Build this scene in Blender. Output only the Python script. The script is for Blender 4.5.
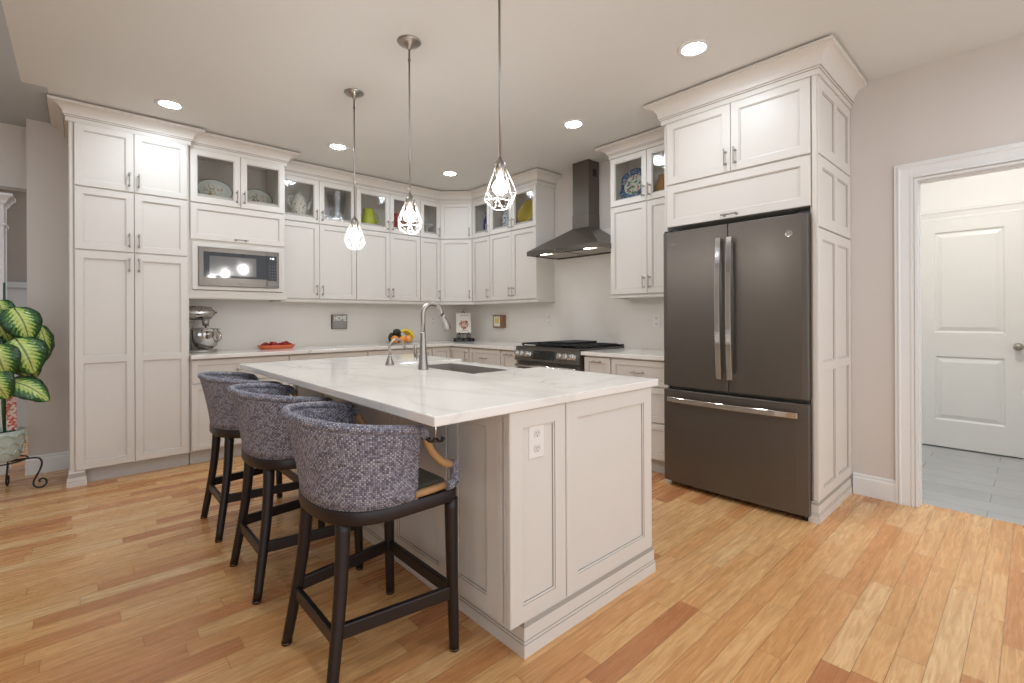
import bpy, bmesh, math, random
from mathutils import Vector, Matrix
random.seed(7)
PI = math.pi
for o in list(bpy.data.objects): bpy.data.objects.remove(o)
scn = bpy.context.scene
COL = scn.collection

# ------------------------------------------------------------------ camera
F_PX, HORIZON, YAW, ROLL, EYE = 475.4, 318.0, 0.833, 0.00466, 1.15
cam = bpy.data.cameras.new('camera'); camo = bpy.data.objects.new('camera', cam); COL.objects.link(camo)
cam.sensor_width = 36; cam.lens = 36*F_PX/1024; cam.sensor_fit = 'HORIZONTAL'
cam.shift_y = -(341.5-HORIZON)/1024; cam.clip_start = 0.02
SY, CY = math.sin(YAW), math.cos(YAW)
camo.matrix_world = (Matrix.Translation((0, 0, EYE)) @ Matrix.Rotation(-math.atan2(CY, SY), 4, 'Z')
                     @ Matrix.Rotation(PI/2, 4, 'X') @ Matrix.Rotation(-ROLL, 4, 'Z'))
scn.camera = camo
# ------------------------------------------------------------------ world, exposure
w = bpy.data.worlds.new('world'); scn.world = w; w.use_nodes = True
w.node_tree.nodes['Background'].inputs[0].default_value = (0.95, 0.98, 1.04, 1)
w.node_tree.nodes['Background'].inputs[1].default_value = 0.50
scn.view_settings.view_transform = 'Standard'
try: scn.view_settings.look = 'None'
except Exception: pass
scn.view_settings.exposure = 1.58
scn.view_settings.gamma = 1.0
scn.view_settings.use_curve_mapping = False
CAN_POWER = 58.0       # emission of a recessed light's lens
BULB_POWER = 60.0
HALL_FILL_POWER = 25.0

# ------------------------------------------------------------------ materials
def srgb(r, g, b):
    f = lambda c: (c/12.92 if c <= .04045 else ((c+.055)/1.055)**2.4)
    return (f(r/255), f(g/255), f(b/255), 1)
MATS = {}
def mat(name, rgb, rough=.5, metal=0., emit=0., spec=None, bump=None, noise=None, trans=0., coat=0.):
    m = bpy.data.materials.new(name); m.use_nodes = True; nt = m.node_tree
    b = nt.nodes['Principled BSDF']
    c = srgb(*rgb)
    b.inputs['Base Color'].default_value = c; b.inputs['Roughness'].default_value = rough
    b.inputs['Metallic'].default_value = metal
    if spec is not None: b.inputs['Specular IOR Level'].default_value = spec
    if trans: b.inputs['Transmission Weight'].default_value = trans
    if coat: b.inputs['Coat Weight'].default_value = coat; b.inputs['Coat Roughness'].default_value = .08
    if emit:
        b.inputs['Emission Color'].default_value = c; b.inputs['Emission Strength'].default_value = emit
    tc = None
    if noise or bump:
        tc = nt.nodes.new('ShaderNodeTexCoord')
    if noise:   # (scale, amount) subtle mottling of the surface's own colour
        n = nt.nodes.new('ShaderNodeTexNoise'); n.inputs['Scale'].default_value = noise[0]; n.inputs['Detail'].default_value = 4
        nt.links.new(tc.outputs['Object'], n.inputs['Vector'])
        mr = nt.nodes.new('ShaderNodeMapRange'); mr.inputs[3].default_value = 1-noise[1]; mr.inputs[4].default_value = 1+noise[1]
        nt.links.new(n.outputs['Fac'], mr.inputs[0])
        mx = nt.nodes.new('ShaderNodeVectorMath'); mx.operation = 'SCALE'; mx.inputs[0].default_value = c[:3]
        nt.links.new(mr.outputs[0], mx.inputs['Scale']); nt.links.new(mx.outputs[0], b.inputs['Base Color'])
    if bump:    # (scale, strength)
        n = nt.nodes.new('ShaderNodeTexNoise'); n.inputs['Scale'].default_value = bump[0]; n.inputs['Detail'].default_value = 3
        nt.links.new(tc.outputs['Object'], n.inputs['Vector'])
        bp = nt.nodes.new('ShaderNodeBump'); bp.inputs['Strength'].default_value = bump[1]; bp.inputs['Distance'].default_value = .002
        nt.links.new(n.outputs['Fac'], bp.inputs['Height']); nt.links.new(bp.outputs[0], b.inputs['Normal'])
    MATS[name] = m
    return m
PAINT = mat('cabinet_paint', (222, 216, 207), .42, noise=(9, .012))
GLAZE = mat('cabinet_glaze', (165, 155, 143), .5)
TOE = mat('toe_paint', (196, 193, 188), .5, noise=(6, .02))
INTER = mat('cabinet_interior', (232, 226, 218), .55, noise=(5, .02))
WALLP = mat('wall_paint', (214, 206, 199), .6, noise=(2, .01), bump=(180, .08))
WALLG = mat('wall_greige', (214, 207, 199), .6, noise=(2, .012), bump=(180, .08))
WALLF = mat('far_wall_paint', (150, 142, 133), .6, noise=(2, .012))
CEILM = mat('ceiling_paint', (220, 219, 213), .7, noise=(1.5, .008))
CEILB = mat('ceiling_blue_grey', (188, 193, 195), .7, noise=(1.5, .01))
TRIMW = mat('white_trim', (232, 232, 230), .35, noise=(8, .008))
HALLW = mat('hall_white', (238, 238, 236), .55, noise=(3, .008))
NICKEL = mat('brushed_nickel', (172, 167, 160), .33, 1., bump=(300, .05))
PEWTER = mat('pewter', (150, 143, 134), .33, 1.)
CHROME = mat('polished_steel', (205, 203, 200), .1, 1.)
SLATE = mat('slate_steel', (108, 102, 95), .36, .75, bump=(220, .03))
SLATED = mat('slate_edge', (120, 116, 110), .4, .6)
HOODM = mat('hood_steel', (108, 101, 93), .33, .75, bump=(220, .03))
STEELD = mat('sink_steel', (158, 150, 142), .5, .6, bump=(120, .03))
BLACK = mat('black_plastic', (18, 17, 17), .35)
BLACKG = mat('black_glass', (22, 22, 23), .06, spec=.6)
IRON = mat('cast_iron', (30, 29, 28), .55, bump=(160, .2))
DWOOD = mat('espresso_wood', (30, 20, 19), .38, noise=(20, .25))
RATTAN = mat('rattan', (178, 138, 92), .4, noise=(26, .16))
CUSH = mat('olive_leather', (84, 82, 70), .5, noise=(12, .08))
WHITEP = mat('white_plastic', (234, 230, 223), .35)
RECEPT = mat('receptacle_white', (222, 218, 211), .35)
CANL = mat('can_lens', (228, 241, 255), .5, emit=CAN_POWER)
BULBM = mat('bulb_glow', (250, 248, 246), .5, emit=BULB_POWER)
HALLM = mat('hall_fill_lens', (255, 252, 246), .5, emit=HALL_FILL_POWER)
LEDM = mat('hood_led', (255, 250, 240), .5, emit=7.0)
DIGIT = mat('display_digits', (225, 240, 240), .5, emit=1.2)
CAGEW = mat('white_wire', (236, 232, 226), .4)
PORC = mat('porcelain', (226, 228, 220), .18, coat=.4)

def nodes(m): return m.node_tree.nodes, m.node_tree.links, m.node_tree.nodes['Principled BSDF']
def N(nt, t, **kw):
    n = nt.nodes.new(t)
    for k, v in kw.items(): setattr(n, k, v)
    return n
def math_(nt, op, a, b=None, clamp=False):
    n = nt.nodes.new('ShaderNodeMath'); n.operation = op; n.use_clamp = clamp
    for i, x in enumerate((a, b)):
        if x is None: continue
        if isinstance(x, (int, float)): n.inputs[i].default_value = x
        else: nt.links.new(x, n.inputs[i])
    return n.outputs[0]
def ramp(nt, fac, stops):
    r = nt.nodes.new('ShaderNodeValToRGB'); e = r.color_ramp.elements
    while len(e) < len(stops): e.new(.5)
    for q, (p, c) in zip(e, stops): q.position = p; q.color = srgb(*c)
    nt.links.new(fac, r.inputs[0]); return r.outputs[0]
def mixc(nt, fac, a, b, blend='MIX'):
    n = nt.nodes.new('ShaderNodeMix'); n.data_type = 'RGBA'; n.blend_type = blend
    for i, x in ((0, fac), (6, a), (7, b)):
        if isinstance(x, (int, float)): n.inputs[i].default_value = x
        elif isinstance(x, tuple): n.inputs[i].default_value = x
        else: nt.links.new(x, n.inputs[i])
    return n.outputs[2]
def combine(nt, x, y, z=0.):
    n = nt.nodes.new('ShaderNodeCombineXYZ')
    for i, v in enumerate((x, y, z)):
        if isinstance(v, (int, float)): n.inputs[i].default_value = v
        else: nt.links.new(v, n.inputs[i])
    return n.outputs[0]

def planks_mat():
    m = mat('oak_planks', (214, 160, 104), .3); nt = m.node_tree; b = nt.nodes['Principled BSDF']
    tc = N(nt, 'ShaderNodeTexCoord'); sp = N(nt, 'ShaderNodeSeparateXYZ'); nt.links.new(tc.outputs['Object'], sp.inputs[0])
    X, Y = sp.outputs[0], sp.outputs[1]
    W = .081
    ry = math_(nt, 'DIVIDE', Y, W); row = math_(nt, 'FLOOR', ry); fy = math_(nt, 'FRACT', ry)
    wn = N(nt, 'ShaderNodeTexWhiteNoise', noise_dimensions='1D'); nt.links.new(row, wn.inputs['W'])
    ln = math_(nt, 'ADD', math_(nt, 'MULTIPLY', wn.outputs['Value'], .6), .38)
    rx = math_(nt, 'ADD', math_(nt, 'DIVIDE', X, ln), math_(nt, 'MULTIPLY', wn.outputs['Value'], 37.3))
    brd = math_(nt, 'FLOOR', rx); fx = math_(nt, 'FRACT', rx)
    w2 = N(nt, 'ShaderNodeTexWhiteNoise', noise_dimensions='2D'); nt.links.new(combine(nt, row, brd), w2.inputs['Vector'])
    base = ramp(nt, w2.outputs['Value'], [(0, (192, 128, 84)), (.06, (206, 144, 92)), (.2, (220, 163, 106)), (.5, (230, 180, 121)), (.85, (235, 190, 134)), (1, (238, 200, 148))])
    # grain, running with the board, different on each one
    v = combine(nt, math_(nt, 'ADD', math_(nt, 'MULTIPLY', X, 1.6), math_(nt, 'MULTIPLY', w2.outputs['Value'], 91)), math_(nt, 'MULTIPLY', Y, 26), row)
    n1 = N(nt, 'ShaderNodeTexNoise'); n1.inputs['Scale'].default_value = 2.2; n1.inputs['Detail'].default_value = 5; n1.inputs['Roughness'].default_value = .62; n1.inputs['Distortion'].default_value = .8
    nt.links.new(v, n1.inputs['Vector'])
    v2 = combine(nt, math_(nt, 'ADD', math_(nt, 'MULTIPLY', X, 1.0), math_(nt, 'MULTIPLY', w2.outputs['Value'], 53)), math_(nt, 'MULTIPLY', Y, 7.5), row)
    n2 = N(nt, 'ShaderNodeTexNoise'); n2.inputs['Scale'].default_value = 1.5; n2.inputs['Detail'].default_value = 2; nt.links.new(v2, n2.inputs['Vector'])
    rings = math_(nt, 'SINE', math_(nt, 'MULTIPLY', n2.outputs['Fac'], 72))
    rg = math_(nt, 'MULTIPLY', math_(nt, 'ADD', rings, 1), .5)
    g = ramp(nt, n1.outputs['Fac'], [(.3, (205, 190, 176)), (.5, (240, 236, 230)), (.7, (255, 255, 255))])
    c = mixc(nt, .75, base, g, 'MULTIPLY')
    c = mixc(nt, math_(nt, 'MULTIPLY', rg, .34), c, srgb(192, 128, 74))
    ex = math_(nt, 'MULTIPLY', math_(nt, 'MINIMUM', fx, math_(nt, 'SUBTRACT', 1, fx)), ln)
    ey = math_(nt, 'MULTIPLY', math_(nt, 'MINIMUM', fy, math_(nt, 'SUBTRACT', 1, fy)), W)
    gap = math_(nt, 'LESS_THAN', math_(nt, 'MINIMUM', ex, ey), .0011)
    c = mixc(nt, math_(nt, 'MULTIPLY', gap, .65), c, srgb(112, 70, 42))
    nt.links.new(c, b.inputs['Base Color'])
    rr = N(nt, 'ShaderNodeMapRange'); rr.inputs[3].default_value = .2; rr.inputs[4].default_value = .34
    nt.links.new(n1.outputs['Fac'], rr.inputs[0]); nt.links.new(rr.outputs[0], b.inputs['Roughness'])
    bp = N(nt, 'ShaderNodeBump'); bp.inputs['Strength'].default_value = .25; bp.inputs['Distance'].default_value = .001
    h = math_(nt, 'SUBTRACT', math_(nt, 'MULTIPLY', n1.outputs['Fac'], .3), gap)
    nt.links.new(h, bp.inputs['Height']); nt.links.new(bp.outputs[0], b.inputs['Normal'])
    return m
OAK = planks_mat()

def tile_mat():
    m = mat('grey_tile', (178, 180, 180), .45); nt = m.node_tree; b = nt.nodes['Principled BSDF']
    tc = N(nt, 'ShaderNodeTexCoord'); sp = N(nt, 'ShaderNodeSeparateXYZ'); nt.links.new(tc.outputs['Object'], sp.inputs[0])
    br = N(nt, 'ShaderNodeTexBrick'); br.offset = .36; br.offset_frequency = 2
    nt.links.new(combine(nt, math_(nt, 'ADD', sp.outputs[1], 7.13), math_(nt, 'ADD', sp.outputs[0], .05)), br.inputs['Vector'])
    br.inputs['Scale'].default_value = 1; br.inputs['Brick Width'].default_value = .61; br.inputs['Row Height'].default_value = .2
    br.inputs['Mortar Size'].default_value = .003; br.inputs['Mortar Smooth'].default_value = .1
    br.inputs['Color1'].default_value = srgb(176, 178, 178); br.inputs['Color2'].default_value = srgb(186, 188, 188); br.inputs['Mortar'].default_value = srgb(138, 138, 137)
    n = N(nt, 'ShaderNodeTexNoise'); n.inputs['Scale'].default_value = 5; n.inputs['Detail'].default_value = 5
    nt.links.new(tc.outputs['Object'], n.inputs['Vector'])
    c = mixc(nt, .5, br.outputs['Color'], ramp(nt, n.outputs['Fac'], [(.3, (225, 225, 225)), (.7, (255, 255, 255))]), 'MULTIPLY')
    nt.links.new(c, b.inputs['Base Color'])
    return m
TILE = tile_mat()

def quartz_mat():
    m = mat('veined_quartz', (228, 222, 213), .1, spec=.5); nt = m.node_tree; b = nt.nodes['Principled BSDF']
    tc = N(nt, 'ShaderNodeTexCoord')
    c = None
    def veins(scale, lo, seed, stretch):
        mp = N(nt, 'ShaderNodeMapping'); mp.inputs['Location'].default_value = (seed, seed*.7, 0); mp.inputs['Scale'].default_value = stretch
        mp.inputs['Rotation'].default_value = (0, 0, .6)
        nt.links.new(tc.outputs['Object'], mp.inputs[0])
        n = N(nt, 'ShaderNodeTexNoise'); n.inputs['Scale'].default_value = scale; n.inputs['Detail'].default_value = 4; n.inputs['Distortion'].default_value = .6
        nt.links.new(mp.outputs[0], n.inputs['Vector'])
        d = math_(nt, 'ABSOLUTE', math_(nt, 'SUBTRACT', n.outputs['Fac'], .5))
        mr = N(nt, 'ShaderNodeMapRange'); mr.inputs[1].default_value = 0; mr.inputs[2].default_value = lo; mr.inputs[3].default_value = 1; mr.inputs[4].default_value = 0
        nt.links.new(d, mr.inputs[0]); return mr.outputs[0]
    a = veins(1.1, .022, 3.1, (1, .45, 1)); f = veins(2.6, .010, 9.4, (1, .6, 1))
    gate = N(nt, 'ShaderNodeTexNoise'); gate.inputs['Scale'].default_value = 1.4; nt.links.new(tc.outputs['Object'], gate.inputs['Vector'])
    gt = N(nt, 'ShaderNodeMapRange'); gt.inputs[1].default_value = .46; gt.inputs[2].default_value = .62; nt.links.new(gate.outputs['Fac'], gt.inputs[0])
    c = mixc(nt, math_(nt, 'MULTIPLY', a, .17), srgb(238, 233, 225), srgb(166, 158, 149))
    c = mixc(nt, math_(nt, 'MULTIPLY', math_(nt, 'MULTIPLY', f, gt.outputs[0]), .4), c, srgb(140, 130, 120))
    nt.links.new(c, b.inputs['Base Color'])
    return m
QUARTZ = quartz_mat()
SPLASH = mat('backsplash_quartz', (234, 228, 219), .22, noise=(1.2, .02))

def weave_mat():
    m = mat('woven_rope', (140, 138, 150), .75); nt = m.node_tree; b = nt.nodes['Principled BSDF']
    uv = N(nt, 'ShaderNodeTexCoord'); sp = N(nt, 'ShaderNodeSeparateXYZ'); nt.links.new(uv.outputs['UV'], sp.inputs[0])
    P = .0062      # strand pitch
    gu = math_(nt, 'DIVIDE', sp.outputs[0], P); gv = math_(nt, 'DIVIDE', sp.outputs[1], P)
    iu, iv = math_(nt, 'FLOOR', gu), math_(nt, 'FLOOR', gv)
    chk = math_(nt, 'MODULO', math_(nt, 'ABSOLUTE', math_(nt, 'ADD', iu, iv)), 2)
    su = math_(nt, 'ABSOLUTE', math_(nt, 'SINE', math_(nt, 'MULTIPLY', gu, PI))); sv = math_(nt, 'ABSOLUTE', math_(nt, 'SINE', math_(nt, 'MULTIPLY', gv, PI)))
    hgt = math_(nt, 'POWER', math_(nt, 'MULTIPLY', su, sv), .6)
    wn = N(nt, 'ShaderNodeTexWhiteNoise', noise_dimensions='2D'); nt.links.new(combine(nt, iu, iv), wn.inputs['Vector'])
    n = N(nt, 'ShaderNodeTexNoise'); n.inputs['Scale'].default_value = 14; n.inputs['Detail'].default_value = 3; nt.links.new(uv.outputs['UV'], n.inputs['Vector'])
    t = math_(nt, 'ADD', math_(nt, 'MULTIPLY', wn.outputs['Value'], .65), math_(nt, 'MULTIPLY', n.outputs['Fac'], .35))
    warp = ramp(nt, t, [(.1, (118, 117, 130)), (.4, (168, 168, 184)), (.62, (204, 204, 218)), (.9, (226, 222, 224))])
    weft = ramp(nt, t, [(.1, (70, 63, 68)), (.4, (104, 98, 106)), (.65, (134, 134, 152)), (.9, (150, 122, 110))])
    c = mixc(nt, math_(nt, 'ADD', math_(nt, 'MULTIPLY', chk, .45), .25), warp, weft)
    c = mixc(nt, math_(nt, 'MULTIPLY', math_(nt, 'SUBTRACT', 1, hgt), .55), c, srgb(40, 35, 38))
    nt.links.new(c, b.inputs['Base Color'])
    bp = N(nt, 'ShaderNodeBump'); bp.inputs['Strength'].default_value = .7; bp.inputs['Distance'].default_value = .003
    nt.links.new(hgt, bp.inputs['Height']); nt.links.new(bp.outputs[0], b.inputs['Normal'])
    return m
WEAVE = weave_mat()

def glass_mat(name, tint=(1, 1, 1), gloss=.12, bump=0., seeds=60):
    m = bpy.data.materials.new(name); m.use_nodes = True; nt = m.node_tree
    for n in list(nt.nodes):
        if n.type != 'OUTPUT_MATERIAL': nt.nodes.remove(n)
    out = [n for n in nt.nodes if n.type == 'OUTPUT_MATERIAL'][0]
    tr = N(nt, 'ShaderNodeBsdfTransparent'); tr.inputs[0].default_value = (*tint, 1)
    gl = N(nt, 'ShaderNodeBsdfGlossy'); gl.inputs['Roughness'].default_value = .04
    fr = N(nt, 'ShaderNodeLayerWeight'); fr.inputs[0].default_value = .5
    mx = N(nt, 'ShaderNodeMixShader')
    nt.links.new(math_(nt, 'ADD', math_(nt, 'MULTIPLY', math_(nt, 'POWER', fr.outputs['Facing'], 5), .9), gloss, True), mx.inputs[0]); nt.links.new(tr.outputs[0], mx.inputs[1]); nt.links.new(gl.outputs[0], mx.inputs[2])
    if bump:
        tc = N(nt, 'ShaderNodeTexCoord'); n = N(nt, 'ShaderNodeTexNoise'); n.inputs['Scale'].default_value = seeds; n.inputs['Detail'].default_value = 2
        nt.links.new(tc.outputs['Object'], n.inputs['Vector'])
        bp = N(nt, 'ShaderNodeBump'); bp.inputs['Strength'].default_value = bump; bp.inputs['Distance'].default_value = .002
        nt.links.new(n.outputs['Fac'], bp.inputs['Height']); nt.links.new(bp.outputs[0], gl.inputs['Normal']); nt.links.new(bp.outputs[0], fr.inputs['Normal'])
    nt.links.new(mx.outputs[0], out.inputs[0]); MATS[name] = m
    return m
PANE = glass_mat('seeded_glass', (.9, .9, .89), .05, .5, 55)
CLEARG = glass_mat('clear_glass', (.95, .95, .95), .1)
CUTG = glass_mat('cut_glass', (.93, .93, .92), .22, .8, 40)

def leaf_mat():
    m = mat('variegated_leaf', (60, 120, 50), .35, coat=.2); nt = m.node_tree; b = nt.nodes['Principled BSDF']
    tc = N(nt, 'ShaderNodeTexCoord'); sp = N(nt, 'ShaderNodeSeparateXYZ'); nt.links.new(tc.outputs['UV'], sp.inputs[0])
    U, V = sp.outputs[0], sp.outputs[1]     # U -1..1 across, V 0..1 along
    au = math_(nt, 'ABSOLUTE', U)
    n = N(nt, 'ShaderNodeTexNoise'); n.inputs['Scale'].default_value = 7; n.inputs['Detail'].default_value = 3
    nt.links.new(tc.outputs['UV'], n.inputs['Vector'])
    ph = math_(nt, 'ADD', math_(nt, 'MULTIPLY', math_(nt, 'SUBTRACT', V, math_(nt, 'MULTIPLY', au, .28)), 62), math_(nt, 'MULTIPLY', n.outputs['Fac'], 7))
    wv = math_(nt, 'SINE', ph)
    edge = math_(nt, 'ADD', au, math_(nt, 'ADD', math_(nt, 'MULTIPLY', wv, .13), math_(nt, 'MULTIPLY', math_(nt, 'SUBTRACT', n.outputs['Fac'], .5), .5)))
    c = ramp(nt, edge, [(.0, (198, 208, 124)), (.30, (178, 196, 100)), (.46, (92, 140, 54)), (.60, (40, 86, 34)), (1, (24, 58, 28))])
    mid = math_(nt, 'LESS_THAN', au, .05)
    c = mixc(nt, math_(nt, 'MULTIPLY', mid, .8), c, srgb(60, 104, 48))
    nt.links.new(c, b.inputs['Base Color'])
    bp = N(nt, 'ShaderNodeBump'); bp.inputs['Strength'].default_value = .3; bp.inputs['Distance'].default_value = .004
    nt.links.new(wv, bp.inputs['Height']); nt.links.new(bp.outputs[0], b.inputs['Normal'])
    return m
LEAF = leaf_mat()
STEM = mat('plant_stem', (70, 104, 48), .5, noise=(30, .2))
SOIL = mat('potting_soil', (44, 34, 28), .9, noise=(40, .3))
POTM = mat('celadon_glaze', (190, 200, 188), .2, coat=.5, noise=(10, .03))

def china_mat(name, base, spots, scale, thr, radius=None):
    """glazed china with painted sprigs"""
    m = mat(name, base, .15, coat=.4); nt = m.node_tree; b = nt.nodes['Principled BSDF']
    tc = N(nt, 'ShaderNodeTexCoord')
    c = srgb(*base)
    for i, (col, t) in enumerate(spots):
        mp = N(nt, 'ShaderNodeMapping'); mp.inputs['Location'].default_value = (i*3.7, i*1.3, i*2.1); nt.links.new(tc.outputs['Object'], mp.inputs[0])
        n = N(nt, 'ShaderNodeTexNoise'); n.inputs['Scale'].default_value = scale; n.inputs['Detail'].default_value = 2.5; nt.links.new(mp.outputs[0], n.inputs['Vector'])
        mr = N(nt, 'ShaderNodeMapRange'); mr.inputs[1].default_value = t; mr.inputs[2].default_value = t+.03
        nt.links.new(n.outputs['Fac'], mr.inputs[0]); c = mixc(nt, mr.outputs[0], c, srgb(*col))
    nt.links.new(c, b.inputs['Base Color']); return m
CHINA = china_mat('sprigged_china', (238, 233, 220), [((170, 130, 100), .60), ((150, 160, 150), .63)], 42, .6)
CHINAC = china_mat('sprig_center', (236, 232, 216), [((176, 140, 108), .55), ((140, 150, 120), .6)], 48, .6)
CHINAR = mat('pale_blue_rim', (214, 222, 212), .15, coat=.4, noise=(20, .03))
GOLDB = mat('rim_band', (170, 150, 118), .3, noise=(60, .25))
YELPL = china_mat('yellow_majolica', (232, 204, 40), [((60, 80, 40), .7), ((226, 150, 30), .67)], 26, .6)
BLUEWH = china_mat('blue_white_china', (216, 222, 226), [((52, 84, 140), .54)], 38, .6)
BLUEPL = china_mat('blue_majolica', (74, 106, 148), [((176, 200, 214), .58), ((36, 56, 92), .6)], 34, .6)
BLUEC = china_mat('painted_flowers', (222, 226, 212), [((62, 128, 96), .55), ((176, 84, 50), .58), ((40, 70, 120), .62)], 30, .6)
BLUEV = mat('cobalt_glass', (46, 74, 140), .12, coat=.5, noise=(14, .2))
LIME = mat('lime_ceramic', (204, 214, 40), .16, coat=.5, noise=(14, .05))
REDC = mat('red_ceramic', (196, 74, 58), .2, coat=.4, noise=(14, .1))
ORANGEC = mat('amber_ceramic', (226, 160, 70), .2, coat=.4, noise=(14, .1))
TERRA = mat('terracotta_glaze', (214, 104, 58), .25, coat=.3, noise=(18, .08))
PEPPER = mat('red_pepper', (150, 26, 20), .25, noise=(30, .3))
ORANGE = mat('orange_peel', (240, 146, 38), .4, bump=(160, .35), noise=(12, .05))
PEACHY = mat('peach_skin', (232, 158, 88), .5, noise=(14, .1))
AVOC = mat('avocado_skin', (46, 44, 34), .5, bump=(120, .5), noise=(20, .2))
BANANA = mat('banana_skin', (240, 205, 70), .45, noise=(9, .08))
BANTIP = mat('banana_tip', (96, 84, 40), .6)
SILVER = mat('mixer_silver', (178, 172, 164), .25, .55)
BOOKC = mat('book_cover', (226, 218, 206), .35, noise=(3, .02))
BOOKP = mat('book_pages', (222, 196, 168), .7, noise=(90, .05))
BOOKK = mat('black_book', (20, 18, 18), .6, spec=.2)
PHOTO = china_mat('cover_photo', (214, 190, 168), [((120, 66, 48), .48), ((196, 96, 62), .54), ((240, 232, 222), .6)], 46, .6)
SIGNG = mat('sign_grey', (150, 146, 140), .6, noise=(30, .06))
SIGNS = mat('sign_side', (104, 98, 91), .6)
LETTER = mat('sign_letters', (240, 236, 228), .6)
WOODF = mat('walnut_frame', (142, 106, 74), .5, noise=(30, .15))
ARTY = china_mat('yellow_picture', (232, 228, 214), [((226, 204, 96), .46)], 22, .6)
LOGOM = mat('badge_silver', (190, 186, 180), .2, .9)
REDPAT = china_mat('red_pattern', (226, 206, 192), [((188, 70, 54), .48)], 60, .5)

# ------------------------------------------------------------------ mesh builder
class MB:
    def __init__(s): s.v = []; s.f = []
    def add(s, verts, faces, m, smooth=False, uvs=None):
        o = len(s.v); s.v += [Vector(p) for p in verts]
        for i, f in enumerate(faces):
            s.f.append(([o+k for k in f], m, smooth, uvs[i] if uvs else None))
    def hexa(s, p, m):
        s.add(p, [(0, 3, 2, 1), (4, 5, 6, 7), (0, 1, 5, 4), (1, 2, 6, 5), (2, 3, 7, 6), (3, 0, 4, 7)], m)
    def box(s, x0, x1, y0, y1, z0, z1, m):
        s.hexa([(x0, y0, z0), (x1, y0, z0), (x1, y1, z0), (x0, y1, z0), (x0, y0, z1), (x1, y0, z1), (x1, y1, z1), (x0, y1, z1)], m)
    def fbox(s, fr, u0, u1, v0, v1, w0, w1, m):
        s.hexa([fr(u0, v0, w0), fr(u1, v0, w0), fr(u1, v1, w0), fr(u0, v1, w0), fr(u0, v0, w1), fr(u1, v0, w1), fr(u1, v1, w1), fr(u0, v1, w1)], m)
    def prism(s, pts, z0, z1, m, smooth=False):
        n = len(pts)
        s.add([(x, y, z0) for x, y in pts]+[(x, y, z1) for x, y in pts],
              [tuple(reversed(range(n))), tuple(range(n, 2*n))], m)
        s.add([(x, y, z0) for x, y in pts]+[(x, y, z1) for x, y in pts],
              [(i, (i+1) % n, n+(i+1) % n, n+i) for i in range(n)], m, smooth)
    def fprism(s, fr, pts, w0, w1, m):
        """outline in a frame's u, v pushed out along w"""
        n = len(pts)
        s.add([fr(u, v, w0) for u, v in pts]+[fr(u, v, w1) for u, v in pts],
              [tuple(reversed(range(n))), tuple(range(n, 2*n))]+[(i, (i+1) % n, n+(i+1) % n, n+i) for i in range(n)], m)
    def tube(s, pts, r, m, n=8, closed=False, uvlen=False):
        pts = [Vector(p) for p in pts]; K = len(pts)
        rs = r if isinstance(r, (list, tuple)) else [r]*K
        tang = []
        for i in range(K):
            a = pts[(i-1) % K] if (closed or i > 0) else pts[i]; b = pts[(i+1) % K] if (closed or i < K-1) else pts[i]
            t = (b-a); tang.append(t.normalized() if t.length > 1e-9 else Vector((0, 0, 1)))
        up = Vector((0, 0, 1)) if abs(tang[0].z) < .9 else Vector((1, 0, 0))
        nrm = (up-tang[0]*up.dot(tang[0])).normalized()
        vs = []
        for i in range(K):
            t = tang[i]; nrm = nrm-t*nrm.dot(t)
            nrm = nrm.normalized() if nrm.length > 1e-6 else t.orthogonal().normalized()
            bi = t.cross(nrm)
            for k in range(n):
                a = 2*PI*k/n; vs.append(pts[i]+(nrm*math.cos(a)+bi*math.sin(a))*rs[i])
        fs, uv = [], []; L = [0.]
        for i in range(1, K+1): L.append(L[-1]+(pts[i % K]-pts[i-1]).length)
        for i in range(K if closed else K-1):
            for k in range(n):
                j = (i+1) % K
                fs.append((i*n+k, i*n+(k+1) % n, j*n+(k+1) % n, j*n+k))
                q = 2*PI*rs[i]/n
                uv.append(((L[i], k*q), (L[i], (k+1)*q), (L[i+1], (k+1)*q), (L[i+1], k*q)))
        s.add(vs, fs, m, True, uv)
        if not closed: s.add(vs, [tuple(reversed(range(n))), tuple(range((K-1)*n, K*n))], m)
    def lathe(s, prof, c, m, n=24, fr=None, smooth=True, sx=1., sy=1., cap=False):
        """profile of (r, h) turned about the vertical, or about a frame's w"""
        vs = []
        for r, h in prof:
            for k in range(n):
                a = 2*PI*k/n; x, y = r*math.cos(a)*sx, r*math.sin(a)*sy
                vs.append(fr(x, y, h) if fr else (c[0]+x, c[1]+y, c[2]+h))
        mm = m if isinstance(m, list) else [m]*(len(prof)-1)
        for i in range(len(prof)-1):
            o = i*n
            s.add(vs[o:o+2*n], [(k, (k+1) % n, n+(k+1) % n, n+k) for k in range(n)], mm[i], smooth)
        if cap:
            s.add(vs[:n], [tuple(reversed(range(n)))], mm[0]); s.add(vs[-n:], [tuple(range(n))], mm[-1])
    def ellipsoid(s, c, rx, ry, rz, m, n=16, k=10, rot=None):
        vs = []
        for i in range(k+1):
            t = PI*i/k
            for j in range(n):
                a = 2*PI*j/n; p = Vector((rx*math.sin(t)*math.cos(a), ry*math.sin(t)*math.sin(a), rz*math.cos(t)))
                if rot: p = rot @ p
                vs.append(Vector(c)+p)
        s.add(vs, [(i*n+j, (i+1)*n+j, (i+1)*n+(j+1) % n, i*n+(j+1) % n) for i in range(k) for j in range(n)], m, True)
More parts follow.
